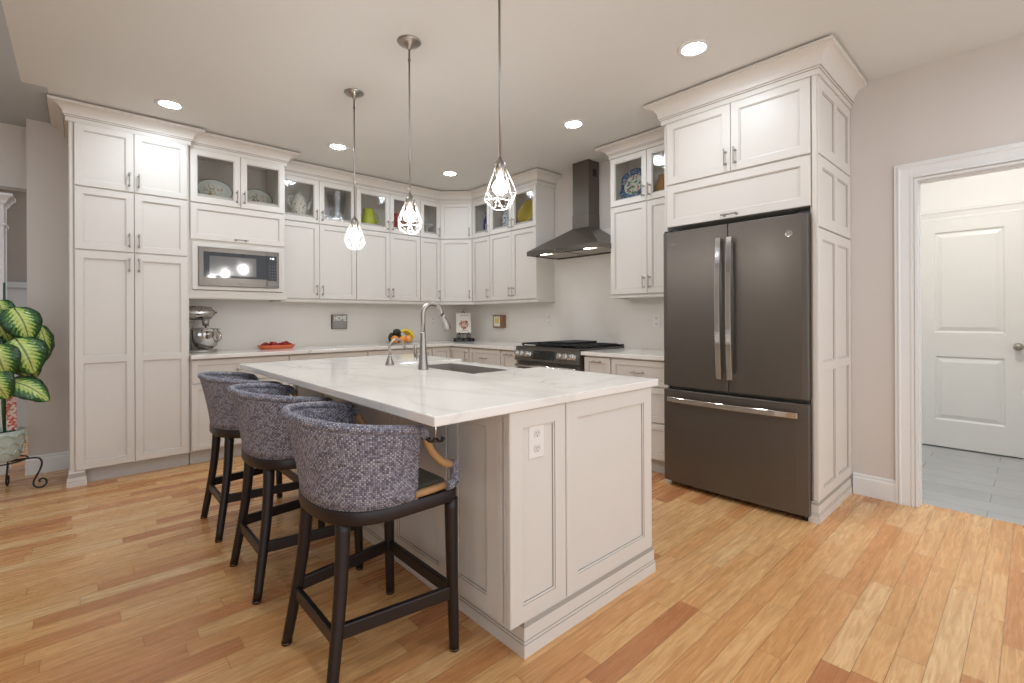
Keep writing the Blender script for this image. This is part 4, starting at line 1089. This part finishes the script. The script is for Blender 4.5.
    # legs
    def leg(top, mid, foot, name='leg'):
        n = 12; P = catmull([top, mid, foot], 5); K = len(P)
        b = MB(); b.tube(P, [.0235-.0065*(k/(K-1)) for k in range(K)], DWOOD, 12); lg = b.build(name, st)
        f = Vector(P[-1]); b = MB(); b.lathe([(0, 0), (.015, 0), (.0175, .003), (.0175, .007), (.0165, .011)], (f.x, f.y, 0), DWOOD, 12); 
        b.lathe([(.0178, .0075), (.0178, .0095)], (f.x, f.y, 0), NICKEL, 12); b.build('foot_glide', lg)
        return lambda z: (lambda a, c, k: a+(c-a)*k)(*next(((P[i], P[i+1], (P[i].z-z)/max(1e-6, P[i].z-P[i+1].z)) for i in range(K-1) if P[i].z >= z >= P[i+1].z)))
    fl = {}
    for s in (-1, 1):
        fl['f', s] = leg((.205, s*.226, .53), (.208, s*.227, .27), (.213, s*.231, .004))
        fl['b', s] = leg((-.146, s*.152, .527), (-.163, s*.167, .30), (-.207, s*.197, .004))
    def rail(a, c, z, hh=.022, th=.010):
        p, q = fl[a](z), fl[c](z); d = (q-p).normalized(); n = Vector((-d.y, d.x, 0))*th
        b = MB(); up = Vector((0, 0, hh))
        b.hexa([p-n-up, q-n-up, q+n-up, p+n-up, p-n+up, q-n+up, q+n+up, p+n+up], DWOOD); b.build('stretcher', st, bevel=.004)
    rail(('f', -1), ('b', -1), .205); rail(('f', 1), ('b', 1), .205); rail(('f', -1), ('f', 1), .205); rail(('b', -1), ('b', 1), .185, .02)
    return st
def copy_tree(o, parent=None):
    c = o.copy(); COL.objects.link(c)
    if parent is not None: c.parent = parent
    for ch in list(o.children): copy_tree(ch, c)
    return c
st = make_stool('woven bar stool nearest the camera, in front of the island end')
st.location = (.745, 1.59, 0)
for (x, y, l) in ((.735, 2.325, 'middle woven bar stool of the three along the island'), (.735, 3.045, 'woven bar stool farthest from the camera, closest to the pantry')):
    c = copy_tree(st); c.location = (x, y, 0); c['label'] = l

# ------------------------------------------------------------------ dishes behind the glass
def oval_plate(name, c, a, bb, tilt, yaw, mats, label, depth=.016, cat='platter'):
    """upright plate leaning back: c centre, a/bb half width/height"""
    U = Vector((math.cos(yaw), math.sin(yaw), 0)); Wh = U.cross(Vector((0, 0, 1)))
    W = (Wh*math.cos(tilt)+Vector((0, 0, 1))*math.sin(tilt)); V = W.cross(U)
    c = Vector(c)+Vector((0, 0, 1))*(bb*V.z)
    f = lambda x, y, h: c+U*x*a+V*y*bb+W*h
    o = thing(name, (c.x, c.y, c.z-bb*V.z), label, cat)
    b = MB(); b.lathe([(0, -.004), (.6, -.004), (.68, -.002), (1.0, depth), (1.0, depth+.003)], None, mats[1], 36, fr=f); b.lathe([(1.0, depth+.003), (.965, depth+.0025), (.92, depth)], None, mats[3], 36, fr=f)
    b.lathe([(.92, depth), (.70, .006), (.64, .003), (.45, .002)], None, [mats[1], mats[1], mats[0]], 36, fr=f); b.lathe([(.45, .002), (0, .002)], None, mats[2], 36, fr=f); b.build('dish', o)
    return o
SH = 2.1685
oval_plate('oval_platter', (.872, 4.80, SH), .138, .104, .30, 0, [CHINA, CHINAR, CHINAC, GOLDB], 'floral oval platter behind left glass door above the microwave')
oval_plate('oval_platter', (1.218, 4.83, SH), .127, .094, .30, 0, [CHINA, CHINAR, CHINAC, GOLDB], 'floral oval platter behind right glass door above the microwave')
# teapot
tp = thing('teapot', (1.608, 4.89, SH), 'white floral porcelain teapot in the glass cabinet', 'teapot'); c = (1.608, 4.89, SH)
b = MB(); b.lathe([(0, 0), (.052, 0), (.056, .006), (.054, .012), (.070, .045), (.075, .085), (.066, .135), (.050, .175), (.045, .19), (.047, .197), (.044, .2), (.038, .196)], c, CHINA, 28); b.build('pot', tp)
b = MB(); b.lathe([(.042, .198), (.032, .212), (.016, .222), (.007, .226), (.006, .234), (.011, .241), (.01, .25), (0, .257)], c, PORC, 20); b.build('lid', tp)
b = MB(); P = catmull([(c[0]+.05, c[1], SH+.06), (c[0]+.085, c[1], SH+.085), (c[0]+.1, c[1], SH+.13), (c[0]+.125, c[1], SH+.185)], 5); b.tube(P, [.016-.009*(k/(len(P)-1)) for k in range(len(P))], PORC, 10); b.build('spout', tp)
b = MB(); P = catmull([(c[0]-.043, c[1], SH+.175), (c[0]-.09, c[1], SH+.18), (c[0]-.098, c[1], SH+.13), (c[0]-.075, c[1], SH+.08), (c[0]-.055, c[1], SH+.06)], 5); b.tube(P, .0068, PORC, 8); b.build('handle', tp)
b = MB(); c = (1.985, 4.895, SH); b.lathe([(0, 0), (.065, 0), (.07, .01), (.066, .03), (.07, .06), (.088, .2), (.1, .29), (.096, .29), (.083, .2), (.062, .05), (0, .03)], c, CUTG, 24, smooth=False); tag(b.build('glass_vase'), 'cut glass vase beside the teapot behind glass', 'vase')
# lime pitcher and red jug
def jug(name, c, m, s, label):
    o = thing(name, c, label, 'pitcher')
    b = MB(); b.lathe([(0, 0), (.062*s, 0), (.066*s, .008), (.068*s, .05), (.06*s, .1), (.047*s, .145), (.05*s, .175), (.045*s, .175), (.04*s, .14), (.05*s, .08), (0, .02)], c, m, 24); b.build('body', o)
    b = MB(); P = catmull([(c[0]+.045*s, c[1], c[2]+.15), (c[0]+.09*s, c[1], c[2]+.12), (c[0]+.1*s, c[1], c[2]+.06), (c[0]+.062*s, c[1], c[2]+.03)], 5); b.tube(P, .008, m, 8); b.build('handle', o)
jug('lime_pitcher', (2.335, 4.89, SH), LIME, 1.12, 'lime green ceramic pitcher in the glass cabinet')
jug('red_jug', (2.685, 4.90, SH), REDC, 1.0, 'red ceramic jug behind glass, right of the lime pitcher')
b = MB(); c = (3.075, 4.89, SH); b.lathe([(0, 0), (.045, 0), (.046, .006), (.016, .012), (.012, .05), (.02, .068), (.07, .085), (.085, .1), (.082, .102), (.06, .09), (0, .082)], c, PORC, 24); tag(b.build('footed_dish'), 'white footed dish behind the narrow glass door', 'dish')
b = MB(); c = (3.60, 4.385, SH); b.lathe([(0, 0), (.036, 0), (.045, .02), (.05, .08), (.044, .15), (.026, .19), (.024, .22), (.032, .245), (.028, .245), (.02, .215), (0, .1)], c, BLUEV, 20); tag(b.build('cobalt_vase'), 'cobalt blue vase behind the narrow glass door by the corner', 'vase')
b = MB(); c = (3.6, 4.015, SH); b.lathe([(0, 0), (.045, 0), (.062, .03), (.075, .09), (.07, .14), (.045, .185), (.03, .2), (.03, .225), (.036, .235), (0, .235)], c, BLUEWH, 24); tag(b.build('ginger_jar'), 'blue and white ginger jar left of the yellow plate', 'jar')
oval_plate('yellow_plate', (3.60, 3.70, SH), .135, .135, .28, -PI/2, [YELPL]*4, 'large yellow painted plate in the cabinet left of the hood', cat='plate')
oval_plate('painted_plate', (3.60, 2.365, 2.1755), .145, .145, .25, -PI/2, [BLUEC, BLUEPL, BLUEC, BLUEPL], 'round blue painted plate behind glass, right of the hood', cat='plate')
b = MB(); b.lathe([(0, 0), (.045, 0), (.06, .03), (.062, .07), (.04, .12), (.03, .15), (.034, .16), (.03, .16), (0, .12)], (3.60, 2.085, 2.1755), ORANGEC, 20); tag(b.build('amber_jar'), 'amber ceramic jar behind the glass door nearest the refrigerator', 'jar')

# ------------------------------------------------------------------ things on the back worktop
# stand mixer
mx, my, Z = .766, 4.80, .8702
mxo = thing('stand_mixer', (mx, my, Z), 'silver bowl-lift stand mixer on the counter beside the pantry', 'mixer')
b = MB(); b.prism([(mx+.12*math.cos(a)*(1 if math.cos(a) < 0 else 1)+.0, my+.105*math.sin(a)) for a in [2*PI*k/28 for k in range(28)]], Z, Z+.022, SILVER, True); b.build('base', mxo, bevel=.006)
b = MB(); b.tube([(mx-.105, my, Z+.018), (mx-.11, my, Z+.14), (mx-.09, my, Z+.27)], [.045, .038, .05], SILVER, 16); b.build('column', mxo)
b = MB(); P = [(mx-.15, 0), (mx-.13, .055), (mx-.06, .066), (mx+.03, .062), (mx+.075, .055), (mx+.085, .04), (mx+.088, .036), (mx+.088, .0)]
b.lathe([(max(r, .0005), x) for x, r in P], None, SILVER, 24, fr=lambda x, y, h: Vector((h, my+x*.92, Z+.335+y*.92))); b.lathe([(.0005, mx+.088), (.022, mx+.089), (.024, mx+.10), (.0005, mx+.104)], None, NICKEL, 16, fr=lambda x, y, h: Vector((h, my+x, Z+.34+y))); b.tube([(mx+.10, my, Z+.34), (mx+.118, my, Z+.34)], .0075, BLACK, 10)
hd_ = b.build('motor_head', mxo)
b = MB(); b.lathe([(.061, mx-.05), (.0635, mx-.04), (.0635, mx+.0), (.0615, mx+.01)], None, CHROME, 24, fr=lambda x, y, h: Vector((h, my+x*.95, Z+.335+y*.95))); b.build('trim_band', hd_)
b = MB(); b.tube([(mx+.035, my, Z+.285), (mx+.035, my, Z+.225)], [.03, .024], SILVER, 16); b.tube([(mx+.035, my, Z+.23), (mx+.035, my, Z+.09)], .007, CHROME, 8); b.build('attachment_shaft', mxo)
b = MB(); c = (mx+.035, my, Z+.028); b.lathe([(0, 0), (.05, 0), (.056, .006), (.082, .03), (.1, .075), (.103, .13), (.103, .168), (.107, .172), (.103, .174), (.098, .168), (.097, .08), (0, .02)], c, CHROME, 32); bw = b.build('bowl', mxo)
b = MB(); b.tube(catmull([(c[0]+.06, my-.082, c[2]+.14), (c[0]+.085, my-.12, c[2]+.135), (c[0]+.088, my-.124, c[2]+.08), (c[0]+.06, my-.075, c[2]+.06)], 5), .0062, CHROME, 8); b.build('handle', bw)
b = MB(); b.tube([(mx-.08, my-.02, Z+.2), (mx+.0, my-.112, Z+.2), (mx+.035, my-.118, Z+.2)], .009, SILVER, 10); b.tube([(mx-.08, my+.02, Z+.2), (mx+.0, my+.112, Z+.2), (mx+.035, my+.118, Z+.2)], .009, SILVER, 10); b.build('bowl_lift_arm', mxo)
b = MB(); b.tube([(mx-.03, my-.10, Z+.155), (mx-.03, my-.135, Z+.155)], [.012, .014], CHROME, 12); b.build('knob', mxo)
# oblong tray of red peppers
b = MB(); c = Vector((1.382, 4.84, .8702))
b.lathe([(0, 0), (.78, 0), (.86, .006), (1.0, .034), (.985, .036), (.82, .012), (0, .008)], None, TERRA, 32, fr=lambda x, y, h: c+Vector((x*.172, y*.075, h))); tag(b.build('oblong_dish'), 'oblong terracotta dish holding red peppers on the back counter', 'dish')
for k in range(16):
    t = (k+.5)/16*2-1; px = c.x+t*.125+random.uniform(-.008, .008); py = c.y+random.uniform(-.03, .03)*(1-abs(t)*.5); rz = random.uniform(.017, .022)
    b = MB(); rt = Matrix.Rotation(random.uniform(0, 6), 3, 'Z') @ Matrix.Rotation(random.uniform(-.5, .5), 3, 'Y')
    zc = c.z+.012+rz+(.014 if k % 3 == 1 else 0)
    b.ellipsoid((px, py, zc), rz*1.25, rz, rz, PEPPER, 12, 8, rt); b.tube([Vector((px, py, zc))+rt @ Vector((rz*1.1, 0, 0)), Vector((px, py, zc))+rt @ Vector((rz*1.9, 0, .006))], [.003, .002], STEM, 6)
    tag(b.build('red_pepper'), 'small red pepper heaped in the oblong terracotta dish', 'pepper', 'red peppers in the oblong dish')
# HOME sign on the back wall
sg = thing('home_sign', (2.055, YW-.03, 1.042), 'square grey HOME block sign on the back wall', 'sign')
b = MB(); b.box(1.972, 2.136, YW-.048, YW-.012, 1.042, 1.196, SIGNS); b.build('block', sg, bevel=.002)
b = MB(); b.box(1.978, 2.130, YW-.0492, YW-.048, 1.048, 1.190, SIGNG); text_mesh(b, 'HOME', lambda x, y, z: Vector((2.058+x*.8, YW-.0494-z, 1.152+y*1.25)), .058, LETTER, off=.0022)
for k, (u0, u1) in enumerate(((2.0, 2.115), (2.005, 2.10), (2.015, 2.108))): b.box(u0, u1, YW-.0497, YW-.0492, 1.108-k*.018, 1.111-k*.018, mat('sign_line%d' % k, (176, 170, 162), .6))
b.build('face', sg)
# small framed picture
fp = thing('picture_frame', (XW-.03, 4.30, 1.032), 'small walnut box frame with yellow picture on the right wall', 'picture')
b = MB(); b.box(XW-.06, XW-.012, 4.195, 4.38, 1.034, 1.186, WOODF); b.build('box_frame', fp, bevel=.002)
b = MB(); b.box(XW-.0615, XW-.06, 4.25, 4.36, 1.052, 1.17, LETTER); b.box(XW-.0622, XW-.0615, 4.265, 4.345, 1.085, 1.16, ARTY); b.build('picture', fp)
# fruit on a low glass plate
fc = Vector((2.63, 4.745, .8702))
b = MB(); b.lathe([(0, 0), (.10, 0), (.115, .004), (.15, .016), (.152, .019), (.115, .008), (0, .005)], fc, CUTG, 32); tag(b.build('fruit_plate'), 'low glass plate under the fruit on the back counter', 'plate')
def fruit(name, p, r, m, lab, cat, grp=None, sc=(1, 1, 1), stemm=BANTIP, rot=None):
    b = MB(); b.ellipsoid(p, r*sc[0], r*sc[1], r*sc[2], m, 18, 12, rot); b.lathe([(0, .002), (.004, .001), (.004, -.002)], (p[0], p[1], p[2]+r*sc[2]*.985), stemm, 8)
    tag(b.build(name), lab, cat, grp)
zf = fc.z+.006
for dx, dy, r, m, nm, lab in ((-.085, -.045, .044, ORANGE, 'orange', 'leftmost orange in front of the avocados'), (-.002, -.062, .041, ORANGE, 'orange', 'middle orange at the front of the fruit plate'), (.080, -.045, .044, PEACHY, 'peach', 'pale orange peach below the bananas')):
    fruit(nm, (fc.x+dx, fc.y+dy, zf+r), r, m, lab, 'fruit')
for dx, dy, z, lab in ((-.078, .042, .060, 'dark avocado at the back left of the fruit plate'), (-.006, .030, .060, 'dark avocado behind the middle orange'), (-.040, -.004, .124, 'dark avocado on top of the fruit pile')):
    fruit('avocado', (fc.x+dx, fc.y+dy, zf+z), .045, AVOC, lab, 'avocado', None, (.86, .86, 1.3) if z < .1 else (1.0, .86, .8))
ba = thing('banana_bunch', (fc.x+.09, fc.y+.03, zf), 'bunch of yellow bananas on the right of the fruit plate', 'bananas')
for k in range(4):
    o0 = Vector((fc.x+.018, fc.y+.0+.012*k, zf+.118)); b = MB()
    ang = -.5+.28*k
    P = catmull([o0, o0+Vector((.045, .01*ang, .026-.004*k)), o0+Vector((.095, .03*ang, .008-.01*k)), o0+Vector((.132, .05*ang, -.036-.010*k)), o0+Vector((.138, .055*ang, -.072-.006*k))], 5); K = len(P)
    b.tube(P, [max(.005, .0185*math.sin(PI*min(1, max(0, (i+1.2)/(K+1.2))))**.55) for i in range(K)], BANANA, 10); b.tube([P[-1], P[-1]+(P[-1]-P[-2])*.35], [.006, .004], BANTIP, 8); b.build('banana', ba)
b = MB(); b.tube([(fc.x+.022, fc.y+.018, zf+.116), (fc.x+.0, fc.y+.018, zf+.128)], [.014, .009], BANTIP, 8); b.build('bunch_stem', ba)
# cookbook on an iron stand, on top of a black book
cd = Vector((.70, -.72, 0)).normalized(); kc = Vector((3.47, 4.70, .8702)); KU = Vector((.86, -.52, 0)).normalized(); KW = KU.cross(Vector((0, 0, 1)))
kf = lambda u, v, w: kc+KU*u+Vector((0, 0, v))+KW*w
bk = thing('black_book', tuple(kc), 'thick black book lying flat under the recipe stand', 'book')
b = MB(); b.fbox(kf, -.125, .125, 0, .004, -.085, .085, BOOKK); b.fbox(kf, -.125, .125, .03, .034, -.085, .085, BOOKK); b.fbox(kf, -.125, .125, .004, .03, .081, .085, BOOKK); b.build('cover', bk)
b = MB(); b.fbox(kf, -.12, .12, .004, .03, -.08, .081, BOOKP); b.build('pages', bk)
b = MB(); 
for u0, u1 in ((-.1, -.02), (.0, .05), (.085, .095)): b.fbox(kf, u0, u1, .014, .02, .085, .0854, SIGNG)
b.build('spine_lettering', bk)
se = thing('recipe_stand', tuple(kc+Vector((0, 0, .034))), 'black iron scroll stand holding the cookbook', 'book stand')
tl = .26
def ef(u, v, w): return kc+KU*u+Vector((0, 0, .038+v*math.cos(tl)+w*math.sin(tl)))+KW*(.03+w*math.cos(tl)-v*math.sin(tl))
b = MB()
for s in (-1, 1):
    b.tube([ef(s*.055, -.002, -.004), ef(s*.055, .30, -.004)], .0038, IRON, 8)
    b.tube([ef(s*.055, .055, -.004), ef(s*.055, .05, .03), ef(s*.055, .062, .045)], .0042, IRON, 8)
    b.tube([ef(s*.06+.022*math.cos(a)*s, .026+.022*math.sin(a), .004) for a in [PI*2*k/14 for k in range(15)]], .0045, IRON, 8)
    b.tube([ef(s*(.05-.02*math.cos(a)), .30+.014*math.sin(a), -.004) for a in [PI*k/8 for k in range(9)]], .0042, IRON, 8)
b.tube([ef(-.06, .055, .0), ef(.06, .055, .0)], .004, IRON, 8); b.tube([ef(-.055, .29, -.004), ef(.055, .29, -.004)], .0038, IRON, 8)
b.tube([ef(.018*math.cos(a), .315+.018*math.sin(a), -.004) for a in [PI*2*k/14 for k in range(15)]], .0045, IRON, 8)
b.build('easel', se)
b = MB(); p = ef(0, .27, -.006); q = kc+Vector((0, 0, .036))+KW*(-.075); b.tube([p, q], .0036, IRON, 8); b.build('back_leg', se)
ck = thing('cookbook', tuple(ef(0, .06, .01)), 'white cookbook with a food photo, standing on the iron stand', 'book')
b = MB(); b.fbox(ef, -.09, .09, .06, .305, .002, .005, BOOKC); b.fbox(ef, -.09, .09, .06, .305, .027, .030, BOOKC); b.fbox(ef, -.09, -.086, .06, .305, .005, .027, BOOKP); b.build('cover', ck)
b = MB(); b.fbox(ef, -.086, .087, .063, .302, .005, .027, BOOKP); b.build('pages', ck)
b = MB(); b.fprism(ef, [(.058*math.cos(a)+.004, .165+.062*math.sin(a)*(.9+.2*math.sin(3*a))) for a in [2*PI*k/26 for k in range(26)]], .030, .0306, PHOTO); b.build('cover_photo', ck)
b = MB()
for u0, u1, v in ((-.04, .06, .272), (-.03, .05, .085)): b.fbox(ef, u0, u1, v, v+.007, .030, .0305, SIGNG)
b.build('cover_lettering', ck)

# ------------------------------------------------------------------ plant on an iron stand
pc = Vector((-.40, 4.62, 0))
stn = thing('plant_stand', tuple(pc), 'black wrought iron scroll stand under the plant pot', 'plant stand')
b = MB(); b.tube([pc+Vector((.135*math.cos(a), .135*math.sin(a), .215)) for a in [2*PI*k/28 for k in range(28)]], .005, IRON, 8, closed=True)
b.tube([pc+Vector((-.13, 0, .212)), pc+Vector((.13, 0, .212))], .004, IRON, 8); b.tube([pc+Vector((0, -.13, .212)), pc+Vector((0, .13, .212))], .004, IRON, 8); b.build('ring', stn)
for k in range(4):
    a = -.12+PI/2*k; d = Vector((math.cos(a), math.sin(a), 0))
    P = [pc+d*r+Vector((0, 0, z)) for r, z in ((.05, .205), (.10, .208), (.15, .212), (.19, .205), (.205, .175), (.197, .13), (.178, .085), (.165, .05), (.166, .022), (.185, .006), (.212, .008), (.228, .03), (.222, .056), (.204, .064), (.192, .052), (.196, .040))]
    b = MB(); b.tube(catmull(P, 4), .0055, IRON, 8); b.build('leg', stn)
pot = thing('plant_pot', tuple(pc+Vector((0, 0, .218))), 'pale celadon scalloped pot holding the variegated plant', 'pot')
b = MB(); n = 40; rows = []
prof = [(.0, 0), (.085, 0), (.098, .01), (.106, .05), (.112, .10), (.120, .15), (.128, .20), (.124, .2), (.112, .17), (0, .165)]
vs = []
for r, h in prof:
    for k in range(n):
        a = 2*PI*k/n; lob = 1+.035*abs(math.sin(a*5))*(1 if .01 < h < .199 and r > .09 else .3)
        vs.append(pc+Vector((r*lob*math.cos(a), r*lob*math.sin(a), .2195+h)))
b.add(vs, [(i*n+k, i*n+(k+1) % n, (i+1)*n+(k+1) % n, (i+1)*n+k) for i in range(len(prof)-1) for k in range(n)], POTM, True)
b.build('bowl', pot)
b = MB()
for tier in range(3):
    for k in range(10):
        a = 2*PI*(k+.5*(tier % 2))/10; zc = .2195+.055+.055*tier; r = .1165+.0085*tier
        b.tube([pc+Vector(((r-.001)*math.cos(a+t*.28), (r-.001)*math.sin(a+t*.28), zc+.03*(1-t*t)-.012)) for t in [-1, -.6, -.2, .2, .6, 1]], .0045, POTM, 6)
b.build('scallop_relief', pot)
b = MB(); b.lathe([(0, .176), (.108, .172), (.112, .168)], pc+Vector((0, 0, .2195)), SOIL, 28); b.build('soil', pot)
pl = thing('variegated_plant', tuple(pc+Vector((0, 0, .39))), 'dumb cane plant with big cream-and-green leaves at left', 'plant')
b = MB(); b.tube(catmull([pc+Vector((.06, 0, .37)), pc+Vector((.065, -.01, .55)), pc+Vector((.045, 0, .75)), pc+Vector((.02, 0, .98)), pc+Vector((.03, 0, 1.12))], 5), [.016-.0004*k for k in range(21)], STEM, 10)
b.tube(catmull([pc+Vector((.03, .03, .37)), pc+Vector((.02, .04, .6)), pc+Vector((.03, .05, .85))], 5), .012, STEM, 10); b.build('stem', pl)
b = MB(); b.tube([pc+Vector((.03, -.05, .38)), pc+Vector((.032, -.05, 1.40))], .006, mat('green_stake', (40, 72, 52), .5), 8); b.build('stake', pl)
def ray(u, v):
    x, y = u-512, -(v-HORIZON); cr, sr = math.cos(ROLL), math.sin(ROLL)
    r = (x*cr+y*sr)/F_PX; z = (-x*sr+y*cr)/F_PX; return Vector((r*SY+CY, -r*CY+SY, z))
def on_y(u, v, y):
    d_ = ray(u, v); return Vector((0, 0, EYE))+d_*(y/d_.y)
def leaf(base, tip, width, face, droop=.03, root=None):
    """blade from base to tip; 'face' is the way its upper side looks"""
    base, tip = Vector(base), Vector(tip); ax = tip-base; L = ax.length; ax.normalize()
    f = Vector(face); f = (f-ax*f.dot(ax)).normalized(); sd = ax.cross(f)
    nv, nu = 16, 8; vs = []; fs = []; uv = []
    for j in range(nv+1):
        t = j/nv; wd = width/2*(math.sin(PI*min(1, t**.72))**.62 if 0 < t < 1 else .02)
        for i in range(nu+1):
            u = -1+2*i/nu
            ripple = .004*math.sin(t*26+i)*abs(u)
            p = base+ax*L*t+sd*u*wd+f*(droop*math.sin(PI*t)*1.2-droop*t*t*1.6-.22*wd*u*u+.05*wd*abs(u)+ripple)
            vs.append(p)
    for j in range(nv):
        for i in range(nu):
            a = j*(nu+1)+i; fs.append((a, a+1, a+nu+2, a+nu+1))
            q = lambda jj, ii: (-1+2*ii/nu, jj/nv); uv.append((q(j, i), q(j, i+1), q(j+1, i+1), q(j+1, i)))
    b = MB(); b.add(vs, fs, LEAF, True, uv); o = b.build('leaf', pl, recalc=False)
    md = o.modifiers.new('thick', 'SOLIDIFY'); md.thickness = .0015
    rt = root if root is not None else pc+Vector((.03, 0, base.z-.12))
    pb = MB(); pb.tube(catmull([rt, (rt+base)/2+Vector((0, 0, .03)), base, base+ax*L*.12+f*droop*.3], 4), [.0075]*5+[.006]*4+[.0045]*4, STEM, 8); pb.build('petiole', o)
cv = Vector((.25, -1, .35))
def lf_(b0, t0, wpx, y, face=(.1, -1, .5), dy=0., droop=.03):
    A = on_y(b0[0], b0[1], y); Bp = on_y(t0[0], t0[1], y-dy); leaf(A, Bp, wpx*.0066, face, droop)
lf_((13, 307), (32, 341), 32, 4.50, (.25, -1, .55), .05)
lf_((15, 338), (36, 372), 37, 4.44, (.2, -1, .45), .06)
lf_((38, 324), (46, 367), 24, 4.56, (.75, -.8, .3), .0)
lf_((7, 381), (50, 397), 27, 4.44, (-.25, -.7, .95), .08)
lf_((-4, 344), (6, 378), 30, 4.40, (-.2, -1, .4), .05)
lf_((-10, 372), (6, 398), 26, 4.38, (-.2, -1, .5), .06)
lf_((-6, 310), (10, 342), 26, 4.52, (-.1, -1, .5), .03)
lf_((16, 358), (27, 377), 16, 4.60, (.1, -1, .1), .0)
lf_((8, 316), (19, 342), 20, 4.60, (.0, -1, .1), .0)
lf_((-14, 330), (-24, 368), 34, 4.55, (-.5, -1, .5), .05)
lf_((2, 330), (-6, 352), 26, 4.58, (-.3, -1, .3), .02)
lf_((20, 330), (34, 352), 24, 4.60, (.4, -1, .1), .0)
lf_((-2, 300), (8, 322), 20, 4.56, (-.2, -1, .4), .02)
lf_((28, 355), (38, 378), 14, 4.62, (.2, -1, .1), .0)
# patterned card stuck into the pot
b = MB(); fcd = Fr(on_y(11.5, 424, 4.58), (1, .1, 0)); b.fbox(fcd, -.024, .024, -.04, .19, 0, .003, REDPAT); tag(b.build('patterned_card'), 'red and cream patterned card stuck in the plant pot', 'card')
